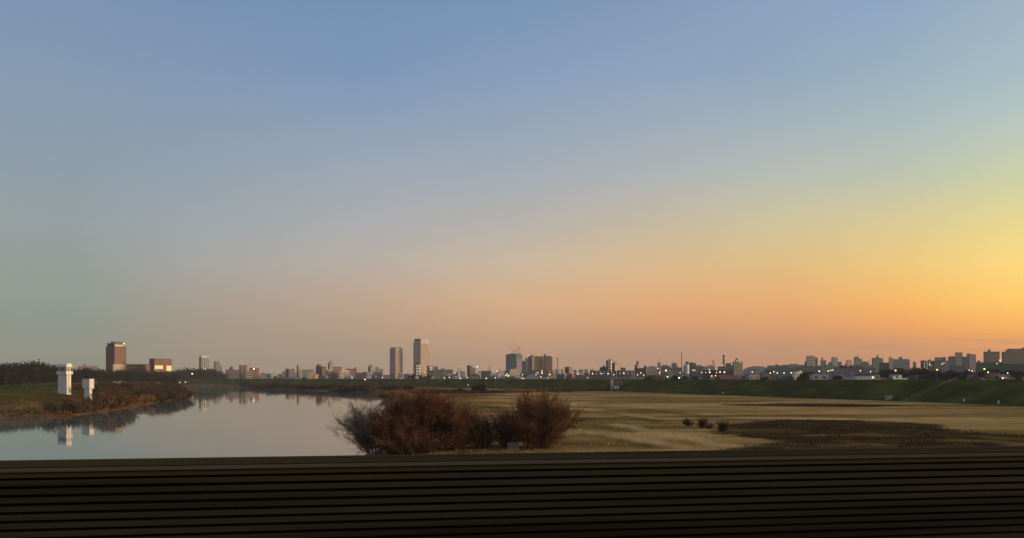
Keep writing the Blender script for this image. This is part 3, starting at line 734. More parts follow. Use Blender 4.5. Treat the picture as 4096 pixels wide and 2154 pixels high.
# the brown tower and its wings above the wood
def brown_roof(t, Wd, D, H):
    dpth = D * 0.75
    part('box', 'crown_wall', MATS['wall dark'], t, (0.3, 1.5, H + 0.4), (Wd * 0.86, dpth, 3.2))
    part('box', 'sunset_gold_window', SUNSET_GLASS, t, (Wd * 0.03, 1.35, H + 0.5), (Wd * 0.78, 0.14, 2.7))
    part('vault', 'vaulted_roof', MATS['roof grey'], t, (-0.2, 1.2, H + 3.6), (Wd * 0.9, dpth + 0.6, 3.8)); part('box', 'shaft_slot', MATS['wall dark'], t, (-0.6, -0.35, 5), (1.5, 1.2, H + 1))
    part('box', 'base_wing', MATS['wall beige'], t, (-3.5, -2.6, 0), (Wd * 0.93 + 3, 2.2, Z(1458, 1072) - 3)); red_light(t, (Wd * 0.85, 1.0, H + 4.6), 0.6, L_WARM); red_light(t, (0.3, D * 0.6, H + 5.6), 0.3, L_WHITE)


building('office_tower', 'brown office tower with vaulted roof and gold window band above the wood', 423, 457, 506, 1388, 1072, 'redbrown', 'bands', roof=brown_roof, fh=4.4, yaw=38, side='brown', band='wall brown')
building('hotel_wing', 'long low reddish wing between the brown tower and the brown block', 506, None, 604, 1459, 1085, 'redbrown', 'bands', fh=4)
def brown_block(t, Wd, D, H):
    part('box', 'sunset_gold_window', SUNSET_GLASS, t, (Wd * 0.05, -0.3, H - 13.5), (Wd * 0.42, 0.25, 4.6)); part('box', 'sunset_gold_window', SUNSET_GLASS, t, (Wd * 0.68, -0.3, H - 16), (Wd * 0.28, 0.25, 7))
    part('box', 'cream_band', MATS['wall cream'], t, (Wd * -0.02, -0.5, H - 15), (Wd * 0.06, 0.4, 6)); part('box', 'side_step', MATS['wall brown'], t, (-9, 6, 0), (8.8, 8, H - 8))
building('brick_block', 'broad red brown block with sunset gold glazing right of the brown tower', 597, 618, 689, 1436, 1075, 'redbrown', 'bands', extra=brown_block, fh=4.6, side='brown', band='wall redbrown')
building('far_house', 'pale flat roofed building peeping over the wood beside the lookout tower', 312, None, 392, 1467, 980, 'purple', 'plain', house=[(0.25, 0.42, 2.5)])
building('office_tower', 'pale yellow green tower standing alone behind the dark wood', 796, 806, 836, 1428, 2000, 'pale', 'ribs', side='greengrey', house=[(0.2, 0.7, 2)])
building('slim_tower', 'thin blue tower next to the pale tower', 856, 861, 867, 1447, 2300, 'bluegrey', 'bands')
building('slim_tower', 'thin pinkish twin of the thin blue tower', 869, 872, 880, 1448, 2320, 'pink', 'bands')
building('slim_tower', 'short grey slab leaning against the thin pinkish tower', 879, None, 887, 1463, 2280, 'greengrey')
def dome(t, Wd, D, H): part('dome', 'red_dome', mat('dull red dome', (0.24, 0.045, 0.045), 0.6), t, (Wd * 0.42, 4, H + 0.4), (4.6, 4.6, 6.5))
building('hall', 'long grey purple hall topped with a dull red dome', 903, None, 958, 1481, 1560, 'purple', 'bands', roof=dome)

# blocks along the far bank
building('apartment_block', 'tall narrow beige apartment tower with a darker edge near the river', 957, 963, 974, 1461, 1513, 'tan', 'ribs', side='dark')
building('apartment_block', 'tall cream brown slab joined to the narrow beige tower', 974, 979, 990, 1461, 1520, 'beige', 'balcony', side='brown')
building('apartment_block', 'lower cream wing with balcony rows at the foot of the beige tower', 985, None, 1009, 1487, 1500, 'cream', 'balcony')
building('apartment_block', 'dark brown block with one roof lamp beside the beige towers', 998, 1003, 1037, 1473, 1530, 'brown', 'bands', extra=lambda t, a, b_, h: red_light(t, (a * 0.35, -0.6, h - 1.5), 0.9, L_WHITE))
building('apartment_block', 'small brown grey block left of the thin beige tower', 1142, 1155, 1178, 1477, 1700, 'brown', 'bands', side='dark')
building('slim_tower', 'thin beige pencil tower alone on the far bank', 1187, 1193, 1207, 1463, 1500, 'beige', 'grid', side='bluegrey', house=[(0.2, 0.8, 2)])
building('office_block', 'wide hazy green grey block behind the pencil tower', 1207, None, 1256, 1480, 1900, 'greengrey', 'plain')
building('apartment_block', 'dark bulky block with a small roof house on the far bank', 1263, 1288, 1304, 1468, 1480, 'brown', 'bands', side='dark', house=[(-0.2, 0.3, 4)], yaw=45)
building('small_block', 'little peach coloured block in front of the dark bulky block', 1258, 1261, 1276, 1500, 1380, 'orange')
building('apartment_block', 'beige complex with a taller roof stack, second block past the dark bulky one', 1303, 1312, 1332, 1484, 1400, 'beige', 'balcony', house=[(0.2, 0.8, 2.0)])
building('apartment_block', 'brown slab with a column of lit landings at its corner', 1330, 1335, 1362, 1486, 1405, 'brown', 'plain', extra=lamp_rows(6, 1, 0.86, 1.0, 0.1, 0.95, L_WINW, (1.6, 1.0)))
building('apartment_tower', 'tall grey brown stepped tower rising behind the beige complex', 1312, 1318, 1334, 1455, 1700, 'greengrey', 'bands', house=[(0.3, 0.7, 5)])
building('apartment_block', 'broad tan block behind the beige complex', 1330, None, 1368, 1468, 1720, 'tan', 'bands')
building('apartment_block', 'cream block with vertical dark stripes on the far bank', 1361, 1364, 1397, 1485, 1395, 'cream', 'ribs', bays=4)
building('office_block', 'pinkish block with a dark upper floor behind the striped block', 1383, None, 1432, 1476, 1750, 'pink', 'bands', house=[(0.7, 0.9, 3)])
building('apartment_block', 'salmon brown block with a cream edge at the levee end', 1422, 1426, 1447, 1478, 1300, 'pink', 'plain', side='brown', extra=lambda t, a, b_, h: part('box', 'cream_edge', MATS['wall cream'], t, (a * 0.8, -0.3, 0), (a * 0.2, 0.28, h - 1)))
building('small_block', 'tiny orange lit shop front by the salmon block', 1400, None, 1411, 1508, 1290, 'orange', lit=2)
building('office_block', 'grey block with a notched roof left of the rounded tower', 1472, 1482, 1502, 1468, 1800, 'greengrey', 'bands', house=[(0.1, 0.5, 4)])
building('office_block', 'hazy grey stepped block next to the notched one', 1500, None, 1532, 1477, 1900, 'grey', house=[(0.1, 0.4, 5)])
def rounded(t, Wd, D, H):
    b = MB(); b.prism([(1, 0), (Wd - 1, 0), (Wd - 3, 3.0), (3, 3.0)], 1, D - 1); b.obj('crown', MATS['wall brown'], t, (0, 0, H + 1))
building('high_rise', 'brown high rise with chamfered top, shorter of the two tall towers', 1559, 1582, 1610, 1395, 2500, 'beige', 'ribs', side='purple', roof=rounded, yaw=42, band='wall pink', bays=5)  # paler walls and strips carry part of the distance haze in their colour
def crown(t, Wd, D, H):
    part('box', 'crown', MATS['wall pale'], t, (2, 2, H + 1.5), (Wd - 4, D - 4, 8.5)); part('box', 'crown_glass', MATS['wall teal'], t, (1.4, 3, H + 1.2), (0.5, D - 7, 9.5))
    for f in np.linspace(0.05, 0.9, 8): part('box', 'crown_fin', MATS['wall cream'], t, (2 + (Wd - 5) * float(f), 1.6, H + 1), (0.7, 0.35, 9.8))
building('high_rise', 'tallest tower, cream ribbed right side and dark left side, flat fins on top', 1653, 1683, 1717, 1369, 2500, 'cream', 'ribs', side='grey', roof=crown, yaw=42, band='wall tan', bays=7)  # cream and tan chosen pale: haze put into the tower's wall colours
building('apartment_block', 'dark block with rows of lit landings before the tallest tower', 1657, None, 1681, 1458, 1250, 'dark', 'plain', extra=lambda t, a, b_, h: (lamp_rows(8, 1, 0.74, 0.95, 0.3, 0.97, L_WINW, (1.6, 0.9))(t, a, b_, h), lamp_rows(8, 1, 0.06, 0.6, 0.3, 0.97, L_WIN, (3.6, 0.5))(t, a, b_, h)), house=[(0.3, 0.7, 3)])
building('office_block', 'grey block with two stacked lights right of the tallest tower', 1708, 1716, 1738, 1465, 1500, 'greengrey', 'bands', extra=lambda t, a, b_, h: [part('box', 'lit_window', L_WIN, t, (a * 0.25, -0.2, h - k), (1.8, 0.1, 1.6)) for k in (4, 7)])
building('office_block', 'dark topped block right of the double lit grey block', 1733, None, 1752, 1468, 1700, 'midgrey', 'bands')
building('warehouse', 'long low greenish factory hall right of the tallest tower', 1735, None, 1812, 1480, 1400, 'greengrey', 'bands', house=[(0.4, 0.55, 2)])
building('office_block', 'small dark square tower left of the crane building', 1868, 1880, 1890, 1465, 1500, 'teal', 'bands', house=[(-0.4, 0.1, 0.8)])
building('office_block', 'pale low block stuck to the small dark square tower', 1888, None, 1902, 1474, 1510, 'grey')
building('warehouse', 'long dark low shed left of the crane building', 1925, None, 1966, 1486, 1100, 'dark')
def topping(t, Wd, D, H):
    for f, w_, h_ in ((0.0, 0.2, 2.2), (0.3, 0.4, 3.2), (0.75, 0.25, 3.6)): part('box', 'unfinished_storey', MATS['wall bluegrey'], t, (Wd * f, D * 0.1, H + 1), (Wd * w_, D * 0.7, h_))
    part('box', 'scaffold_sheet', MATS['wall bluegrey'], t, (-0.9, 0.5, 4), (0.6, D - 1, H * 0.97)); part('box', 'scaffold_sheet', MATS['wall purple'], t, (0.3, -0.7, 4), (Wd * 0.96, 0.5, H * 0.8))
building('construction_tower', 'dark blue unfinished tower wrapped in sheets with two cranes on top', 2023, 2066, 2090, 1421, 2000, 'bluegrey', 'bands', roof=topping, yaw=50)
def crane(label, px, ybase, ymast, pxj, yj, d):
    t = thing('tower_crane', label, 'crane', (X(px, d), d, Z(ybase, d)), 0, 'cranes on the unfinished tower'); hm = Z(ymast, d) - Z(ybase, d); jx, jz = X(pxj, d) - X(px, d), Z(yj, d) - Z(ybase, d)
    b = MB(); r = 0.55
    for sx, sy in ((-1, -1), (1, -1), (1, 1), (-1, 1)): b.tube((sx * 0.8, sy * 0.8, -2), (sx * 0.8, sy * 0.8, hm), 0.24, k=4)
    for k in range(5): b.tube((-0.8, -0.8, hm * k / 5), (0.8, -0.8, hm * (k + 1) / 5), 0.16, k=4); b.tube((0.8, 0.8, hm * k / 5), (-0.8, 0.8, hm * (k + 1) / 5), 0.16, k=4)
    b.obj('mast', RED, t); b = MB(); P0, P1 = Vector((0, 0, hm)), Vector((jx, 0, jz)); dirv = (P1 - P0).normalized(); nrm = Vector((-dirv.z, 0, dirv.x)) * 1.1
    b.tube(P0, P1, 0.2, k=4); b.tube(P0 + nrm, P1, 0.2, k=4)
    for k in range(8): a_ = P0.lerp(P1, k / 8); c_ = (P0 + nrm).lerp(P1, (k + 1) / 8); b.tube(a_, c_, 0.12, k=4)
    b.obj('jib', RED, t); b = MB(); b.box(-1.2, 5.2, -0.9, 0.9, hm - 0.4, hm + 0.3); b.box(3.4, 5.4, -1, 1, hm + 0.3, hm + 1.9); b.obj('counterweight', STEEL, t)
    MB().box(-1.5, 0.8, -1.9, -0.9, hm, hm + 2.2).obj('cab', WHITE, t); MB().tube((2.2, 0, hm), (0.6, 0, hm + 6), 0.2, k=4).tube((0.6, 0, hm + 6), tuple(P0.lerp(P1, 0.8)), 0.06, k=3).obj('stay', STEEL, t)
crane('red crane with the lower jib on the unfinished tower', 2055, 1420, 1405, 2031, 1380, 2010)
crane('red crane with the higher jib on the unfinished tower', 2073, 1420, 1393, 2047, 1371, 2012)
building('apartment_block', 'grey stepped block between the crane tower and the orange slab', 2088, 2101, 2130, 1446, 1850, 'greengrey', 'bands', side='midgrey', yaw=40)
building('apartment_block', 'dark narrow end block left of the big orange slab', 2101, None, 2113, 1435, 1700, 'midgrey')
building('apartment_slab', 'big orange beige apartment slab with a fine window grid', 2112, 2129, 2178, 1426, 1600, 'orange', 'grid', band='wall tan', side='midgrey', bays=14, fh=4.0, yaw=32, roof=lambda t, a, b_, h: (red_light(t, (0.3, b_, h + 1.5), 0.55), red_light(t, (a * 0.5, 1, h + 1.6), 0.55), part('box', 'roof_house', MATS['wall dark'], t, (a * 0.1, b_ * 0.4, h + 0.9), (a * 0.13, 3, 2.4))))
building('apartment_slab', 'dark stair shaft standing between the two orange slabs', 2176, None, 2183, 1420, 1598, 'dark', depth=9)
building('apartment_slab', 'plain orange brown apartment slab right of the dark stair shaft', 2183, None, 2208, 1426, 1602, 'orange', 'ribs', bays=4, band='wall tan', roof=lambda t, a, b_, h: (red_light(t, (a, 1, h + 1.5), 0.55), part('rod', 'mast', STEEL, t, (a + 1.2, 3, 0), (0.25, 0.25, h + 1))))
building('podium_hall', 'dark low podium with lamps at the foot of the orange slabs', 2122, None, 2190, 1482, 1500, 'dark', lit=4)
building('round_hall', 'cream rounded hall with a red cap below the crane tower', 2040, None, 2081, 1478, 1450, 'cream', 'plain', roof=lambda t, a, b_, h: part('dome', 'red_cap', RED, t, (a * 0.5, 6, h + 0.5), (3.5, 3.5, 3.2)))
building('office_block', 'dark block with blue lights left below the crane tower', 2020, None, 2039, 1484, 1150, 'teal', lit=4)
building('office_block', 'lone block with dark left side and pink right side past the orange slabs', 2259, 2276, 2289, 1469, 1500, 'pink', 'bands', side='dark', yaw=50)
building('apartment_block', 'dark apartment tower with a column of lit landings and a stepped lit wing', 2424, 2432, 2447, 1444, 1000, 'midgrey', 'bands', extra=lamp_rows(9, 1, 0.6, 0.95, 0.3, 0.98, L_WINW, (1.3, 0.8)), house=[(0.5, 1.0, 1.5)])
building('apartment_block', 'dark brown block between the landing lights and the lit pyramid', 2444, None, 2459, 1453, 1010, 'brown', 'bands')
def pyramid(t, Wd, D, H):
    for k in range(8):
        w_ = Wd * (1 - k / 9.0); z0 = H + k * 1.35
        if k: part('box', 'terrace', MATS['wall brown'], t, (0, 0.3, z0 - 0.8), (w_, D * 0.6, 1.3))
        part('box', 'balcony_light', emat('amber balcony glow', (1.0, 0.55, 0.16), 0.8), t, (0.15, -0.1, z0 - 0.75), (w_ - 0.3, 0.2, 0.55))
building('terraced_flats', 'pyramid of terraced flats with glowing amber balconies', 2459, None, 2484, 1478, 985, 'brown', roof=pyramid, lit=3)
building('small_block', 'low dark block left of the landing light tower', 2400, None, 2425, 1471, 1020, 'dark', house=[(0.5, 0.8, 2)])
building('small_block', 'low dim block with warm lights right of the lit pyramid', 2483, None, 2502, 1473, 1015, 'midgrey', lit=4)
building('long_block', 'long dark walk up block dotted with two rows of white lamps', 2362, None, 2536, 1485, 820, 'dark', extra=lambda t, a, b_, h: [part('ball', 'lamp', L_WINW if (i + k) % 3 else L_WIN, t, (a * (k + 0.5 + rnd.uniform(-.15, .15)) / 11, -0.3, h - 1.0 - 1.9 * i), (0.27, 0.27, 0.27)) for i in range(2) for k in range(11)])
building('office_block', 'dark block with a slim stack behind the teal block', 2539, 2545, 2557, 1461, 1100, 'dark', 'bands', lit=3, house=[(0.4, 0.95, 5)])
building('office_block', 'teal grey block with a flat roof past the lamp dotted block', 2538, None, 2585, 1475, 900, 'teal', 'plain', house=[(0.8, 1.0, 2.5)])
building('slim_tower', 'slim grey sign tower with a dark left edge', 2631, 2635, 2643, 1452, 1000, 'pink', 'plain', side='dark', extra=lambda t, a, b_, h: (part('box', 'green_panel', MATS['wall greengrey'], t, (a * 0.1, -0.4, h * 0.62), (a * 0.85, 0.3, h * 0.36)), part('box', 'lit_sign', L_WINW, t, (-2.6, -0.5, h * 0.72), (2.0, 0.3, 0.8))))
for i, (a_, c_, y_, d_, w_) in enumerate(((2588, 2632, 1469, 2200, 'grey'), (2643, 2682, 1466, 2000, 'bluegrey'), (2686, 2708, 1456, 2300, 'bluegrey'), (2668, 2730, 1472, 1700, 'greengrey'), (2735, 2790, 1463, 1600, 'bluegrey'), (2790, 2815, 1467, 1550, 'greengrey'), (2812, 2860, 1467, 2100, 'grey'), (2872, 2910, 1468, 1500, 'midgrey'))):
    building('factory_hall', f'{ORD[i]} hazy factory hall from the slim sign tower toward the cone topped block', a_, None, c_, y_, d_, w_, 'bands' if i % 2 else 'plain', group='factory halls between the sign tower and the cone topped block', house=[(rnd.uniform(0.1, 0.5), rnd.uniform(0.6, 0.8), 2.5)])
building('office_block', 'green grey roof building beside the water tank', 2756, None, 2784, 1454, 1590, 'teal', house=[(0.2, 0.6, 1.2)])
t = thing('water_tank', 'dark ball shaped water tank on a white pedestal over the factory roofs', 'water tank', (X(2749, 1580), 1580, 3)); part('rod', 'pedestal', WHITE, t, (0, 0, 0), (3.6, 3.6, Z(1458, 1580) - 3)); part('ball', 'tank', MATS['wall teal'], t, (0, 0, Z(1454, 1580) - 3), (4.2, 4.2, 3.8))
building('apartment_block', 'low block with warm lit windows left of the cone topped block', 2903, None, 2932, 1455, 1250, 'midgrey', 'bands', lit=9)
building('office_block', 'green grey block with a pointed cone on its roof', 2932, 2936, 2971, 1449, 1300, 'greengrey', 'bands', roof=lambda t, a, b_, h: (part('cone', 'cone', MATS['wall teal'], t, (a * 0.5, 5, h + 0.8), (3.0, 3.0, 6.5)), red_light(t, (a * 0.4, 2, h + 2), 0.4, L_WARM)))
building('shop_hall', 'long dark shop with orange lamps under its eaves', 2812, None, 2932, 1484, 700, 'dark', lit=5)
t = building('arched_hall', 'pale grey hall with a wide arched vault roof', 2972, None, 3081, 1489, 900, 'palegrey', roof=lambda t, a, b_, h: (part('vault', 'vaulted_roof', MATS['wall palegrey'], t, (-0.5, -0.3, h + 0.2), (a + 1, b_ + 0.6, 6.4)), part('box', 'name_board', MATS['wall dark'], t, (a * 0.42, -0.5, h + 2.0), (a * 0.14, 0.15, 0.7))))
for i, (a_, c_, y_, d_, w_) in enumerate(((3070, 3150, 1464, 1500, 'greengrey'), (3130, 3230, 1461, 1900, 'grey'), (3180, 3300, 1469, 1300, 'midgrey'), (3270, 3340, 1464, 1700, 'greengrey'), (3340, 3420, 1469, 1350, 'bluegrey'), (3400, 3500, 1462, 1500, 'grey'), (3080, 3210, 1474, 1000, 'greengrey'), (3260, 3400, 1477, 1020, 'grey'), (3390, 3500, 1475, 980, 'purple'))):
    building('warehouse', f'{ORD[i]} wide hazy warehouse in the belt past the arched hall', a_, None, c_, y_, d_, w_, 'plain', group='warehouses past the arched hall', house=[(rnd.uniform(0.05, 0.5), rnd.uniform(0.55, 0.65), 2)])
building('office_tower', 'pale grey office tower with a lower shoulder past the arched hall', 3224, 3228, 3261, 1426, 1500, 'grey', 'bands', side='midgrey')
building('office_block', 'shoulder block attached to the pale grey office tower', 3258, None, 3271, 1434, 1510, 'greengrey')
building('small_block', 'low dark annex left of the pale grey office tower', 3219, None, 3228, 1449, 1495, 'dark')
building('office_block', 'hazy rounded top block right of the lone pole', 3325, 3330, 3352, 1434, 1800, 'greengrey', house=[(0.1, 0.8, 2)])
building('office_block', 'pinkish square block left of the spired block', 3385, 3389, 3408, 1442, 1600, 'pink', 'plain')
building('apartment_block', 'grey block with a stepped roof and thin spire', 3415, 3420, 3449, 1437, 1500, 'greengrey', 'grid', roof=lambda t, a, b_, h: (part('box', 'roof_house', MATS['wall teal'], t, (a * 0.3, 3, h + 0.7), (a * 0.4, 6, 3.5)), part('rod', 'spire', STEEL, t, (a * 0.5, 4, h + 4), (0.25, 0.25, 6))))
building('apartment_block', 'pale cut off block with a T shaped mast on its roof', 3487, 3492, 3532, 1434, 1400, 'greengrey', 'bands', roof=lambda t, a, b_, h: (part('cone', 'roof_stack', MATS['wall teal'], t, (a * 0.6, 4, h + 0.6), (2.6, 2.6, 5)), part('box', 'mast_arm', STEEL, t, (a * 0.6 - 2, 4, h + 6), (4, 0.5, 0.5)), part('rod', 'mast', STEEL, t, (a * 0.6, 4, h + 5), (0.2, 0.2, 1.5))))
building('small_block', 'low dark block before the block with the T shaped mast', 3518, None, 3556, 1453, 1150, 'dark')
building('office_block', 'grey cluster block with a small tower, first past the T shaped mast', 3555, 3558, 3572, 1434, 1700, 'greengrey', house=[(0.1, 0.5, 3)])
building('apartment_block', 'wide grey cluster block, second past the T shaped mast', 3570, None, 3636, 1439, 1750, 'grey', house=[(0.4, 0.6, 5)])
building('apartment_block', 'low dark flats dotted with white lit windows', 3684, None, 3738, 1446, 1100, 'dark', 'plain', extra=lambda t, a, b_, h: [part('box', 'lit_window', L_WINW, t, (a * f, -0.15, h - z_), (0.9, 0.05, 0.7)) for f, z_ in ((0.22, 2.5), (0.4, 1.2), (0.42, 4), (0.42, 7), (0.62, 0.6), (0.62, 3.6), (0.62, 6.6), (0.72, 6.6), (0.24, 8.5), (0.43, 9.8), (0.22, 5.4))], house=[(0.5, 0.75, 1.6)])
building('apartment_block', 'square grey block right of the flats with lit windows', 3738, 3741, 3770, 1432, 1450, 'greengrey', 'bands', house=[(0.9, 1.1, 0.4)])
building('apartment_block', 'narrow shaft block beside the square grey block', 3770, None, 3783, 1431, 1455, 'midgrey')
building('office_block', 'dark sloping left part of the grey tower cluster', 3793, None, 3822, 1430, 1400, 'purple', house=[(0.3, 0.9, 1.2)])
building('office_tower', 'narrow grey tower rising from the middle of the cluster', 3820, 3824, 3850, 1412, 1500, 'greengrey', 'bands')
building('office_block', 'dim link block right of the narrow grey tower', 3849, None, 3872, 1429, 1440, 'midgrey')
building('apartment_block', 'reddish grey block with a slanted roof closing the cluster', 3868, 3878, 3904, 1420, 1450, 'purple', 'plain', house=[(-0.3, 0.4, 1.5)])
building('apartment_slab', 'big dark green slab with a roof box near the sunset', 3934, 3938, 3999, 1409, 1300, 'teal', 'bands', house=[(0.26, 0.42, 3.6)])
building('apartment_slab', 'widest dark slab with a bulging roof at the end of the skyline', 4007, 4012, 4110, 1410, 1250, 'teal', 'grid', house=[(0.12, 0.3, 2.2), (0.2, 0.85, 5.0)])
building('apartment_slab', 'dark block cut by the frame beyond the widest slab', 4088, None, 4160, 1394, 1350, 'teal')
building('apartment_slab', 'low dark green terrace below the big dark green slab', 3905, None, 4010, 1452, 1000, 'teal', lit=2)
building('apartment_slab', 'low dark terrace below the widest slab', 4000, None, 4120, 1458, 900, 'teal')
building('warehouse', 'pale roofed warehouse below the grey tower cluster', 3800, None, 3862, 1464, 900, 'midgrey')

# small hazy blocks filling the far skyline
for i, px in enumerate(np.arange(3285, 4080, 33.0)):
    px = float(px + rnd.uniform(-6, 6)); m_ = 'the grey office tower' if px < 3520 else 'the T shaped mast' if px < 3740 else 'the lit flats'; cnt_far = globals().setdefault('CNT_FAR', {}); cnt_far[m_] = cnt_far.get(m_, 0) + 1; wl = rnd.choice(('greengrey', 'grey', 'midgrey', 'teal', 'bluegrey'))
    building('far_block', f'small far hazy {dict(greengrey="green grey", midgrey="mid grey", bluegrey="blue grey", teal="dark teal").get(wl, wl)} block, {ORD[cnt_far[m_] - 1]} of those right of {m_}', px, None, px + rnd.uniform(12, 26), rnd.uniform(1440, 1456), rnd.uniform(1900, 2500), wl, rnd.choice(('plain', 'bands')), group='far hazy blocks of the skyline', house=[(0.2, 0.6, rnd.uniform(2, 5))] if rnd.random() < 0.6 else None)
for i, px in enumerate(np.arange(2195, 2400, 24.0)):
    building('far_block', f'{ORD[i]} tiny hazy block on the horizon between the orange slabs and the landing lights', float(px), None, float(px) + rnd.uniform(10, 20), rnd.uniform(1478, 1487), rnd.uniform(1800, 2400), rnd.choice(('greengrey', 'grey', 'pink')), 'plain', group='far hazy blocks of the skyline')

# chimneys, masts, pylons
def chimney(label, px, ytop, d, r, red=False, m=None):
    t = thing('chimney', label, 'chimney', (X(px, d), d, 3)); H = Z(ytop, d) - 3; MB().lathe([(r * 1.5, 0), (r, H)], 10).obj('shaft', m or MATS['wall midgrey'], t)
    MB().lathe([(r * 1.25, H - 2), (r * 1.3, H + 0.4)], 10).obj('rim', DARKST, t)
    if red: red_light(t, (-r - 0.5, -r, H * 0.62), 0.6, L_ORANGE)
chimney('dark factory chimney with a warning light near the cone topped block', 2895, 1422, 1500, 1.8, True)
chimney('thin tall smokestack between the sign tower and the water tank', 2727, 1412, 2200, 1.2)
chimney('dark pole like stack right of the pale grey office tower', 3289, 1433, 1000, 0.7)
chimney('faint thin stack at the right of the orange slabs', 2231, 1432, 2000, 1.1, False, MATS['wall pink'])
def pylon(label, px, ytop, d, w):
    t = thing('pylon', label, 'pylon', (X(px, d), d, 3), 0.3, 'pylons over the roofs'); H = Z(ytop, d) - 3
    for sx, sy in ((-1, -1), (1, -1), (1, 1), (-1, 1)): MB().tube((sx * w, sy * w, 0), (sx * w * 0.16, sy * w * 0.16, H), 0.3, 0.18, 4).obj('leg', STEEL, t)
    for f in (0.68, 0.8, 0.92): MB().box(-w * 1.1 * (1.5 - f), w * 1.1 * (1.5 - f), -0.3, 0.3, H * f, H * f + 0.5).obj('crossarm', STEEL, t)
    b = MB()
    for k in range(8):
        z0, z1 = H * k / 8, H * (k + 1) / 8; r0, r1 = w * (1 - 0.84 * k / 8), w * (1 - 0.84 * (k + 1) / 8)
        for s in (-1, 1): b.tube((-r0, s * r0, z0), (r1, s * r1, z1), 0.12, k=4); b.tube((r0, s * r0, z0), (-r1, s * r1, z1), 0.12, k=4)
    b.obj('bracing', STEEL, t)
pylon('lattice pylon left of the factory chimney', 2853, 1440, 1500, 4.5)
pylon('small far pylon between the tallest tower and the crane tower', 1834, 1470, 1900, 4)
pylon('faint lattice mast near the spired block', 3475, 1441, 1800, 3)
pylon('faint pylon in the haze left of the crane tower', 1958, 1462, 2300, 4)

# ------------------------------------------------------------------ low town beyond the levee
def house(label, px0, px1, ytop, d, wall, rf, shape, group=None, base=3.2, lit=0):
    w = X(px1, d) - X(px0, d); H = max(Z(ytop, d) - base, 4.5); dp = min(max(w * 0.8, 6), 14); a = rnd.uniform(-0.25, 0.25); hr = 0.0 if shape == 'flat' else min(H * 0.32, 3.6)
    t = thing('flat_roofed_house' if shape == 'flat' else 'town_house', label, 'house', (X(px0, d), d, base), a, group)
    part('box', 'wall', MATS['wall ' + wall], t, (0, 0, 0), (w, dp, H - hr))
    if shape == 'flat': part('box', 'roof', MATS['roof ' + rf], t, (-0.25, -0.25, H - 0.01), (w + 0.5, dp + 0.5, 0.35))
    elif shape == 'long': part('gable', 'roof', MATS['roof ' + rf], t, (w + 0.6, -0.6, H - hr), (dp + 1.2, w + 1.2, hr), R(90))
    else: part(shape, 'roof', MATS['roof ' + rf], t, (-0.5, -0.5, H - hr), (w + 1, dp + 1, hr))
    nf = max(1, int((H - hr) / 2.8)); nb = max(2, int(w / 3.5))
    for k in range(max(0, nf - 2), nf):
        for j in range(nb):
            g = L_WIN if lit and rnd.random() < 0.15 else GLASS
            part('box', 'window', g, t, (w * (j + 0.25) / nb, -0.05, k * 2.8 + 1.1), (w * 0.45 / nb, 0.04, 1.2))
    return t


MARKS = sorted([(945, 'the red domed hall'), (1037, 'the beige towers'), (1200, 'the pencil tower'), (1447, 'the salmon block'), (1585, 'the chamfered brown tower'), (1690, 'the tallest tower'), (1880, 'the dark square tower'), (2055, 'the crane tower'), (2160, 'the orange slabs'), (2275, 'the pink sided block'), (2440, 'the lit landings'), (2637, 'the slim sign tower'), (2750, 'the ball tank'), (2895, 'the chimney'), (3025, 'the arched hall'), (3245, 'the grey office tower'), (3432, 'the spired block'), (3510, 'the T shaped mast'), (3710, 'the lit flats'), (3835, 'the narrow grey tower'), (3965, 'the dark green slab')])
cnt_at = {}


def near(px):
    mk = [m for m in MARKS if m[0] <= px] or [MARKS[0]]; m = mk[-1]; cnt_at[m[1]] = cnt_at.get(m[1], 0) + 1
    return m[1], ORD[cnt_at[m[1]] - 1]


specials = [
    ('cream house with a pale front in the trees below the tallest tower', 1662, 1676, 1507, 1010, 'cream', 'pale', 'flat'),
    ('house with a wide purple brown gable left of the crane tower', 1880, 1922, 1494, 900, 'purple', 'maroon', 'gable'),
    ('wide house with a slate blue hipped roof below the orange slabs', 2104, 2152, 1500, 800, 'palegrey', 'slate blue', 'hip'),
    ('long shed with brown roof and cream end wall behind the levee', 2308, 2358, 1501, 720, 'cream', 'brown', 'long'),
    ('white walled house with a long dark red roof behind the levee', 2884, 2962, 1502, 620, 'white', 'maroon', 'long'),
    ('long white wall of a low hall near the lone stack', 3250, 3312, 1499, 520, 'palegrey', 'pale', 'flat'),
    ('white fronted shed lit by a red lamp past the arched hall', 3180, 3211, 1487, 700, 'white', 'grey', 'flat'),
    ('flat white and blue canopy roof on the levee shoulder', 3425, 3482, 1504, 470, 'white', 'slate blue', 'flat'),
    ('white low dome roofed shed below the tallest tower', 1725, 1741, 1508, 980, 'white', 'pale', 'hip')]
for s in specials: house(*s, lit=0)
wk, rk = ['grey', 'cream', 'white', 'beige', 'midgrey', 'pink', 'palegrey', 'brown', 'dark', 'bluegrey'], list(ROOFS)
say = {'midgrey': 'mid grey', 'palegrey': 'pale grey', 'bluegrey': 'blue grey'}
px = 1036.0
rows = []
while px < 4120:
    w = rnd.uniform(16, 34) * (1.35 if px > 2200 else 1); rows.append((px, px + w)); px += w * rnd.uniform(0.75, 1.25)
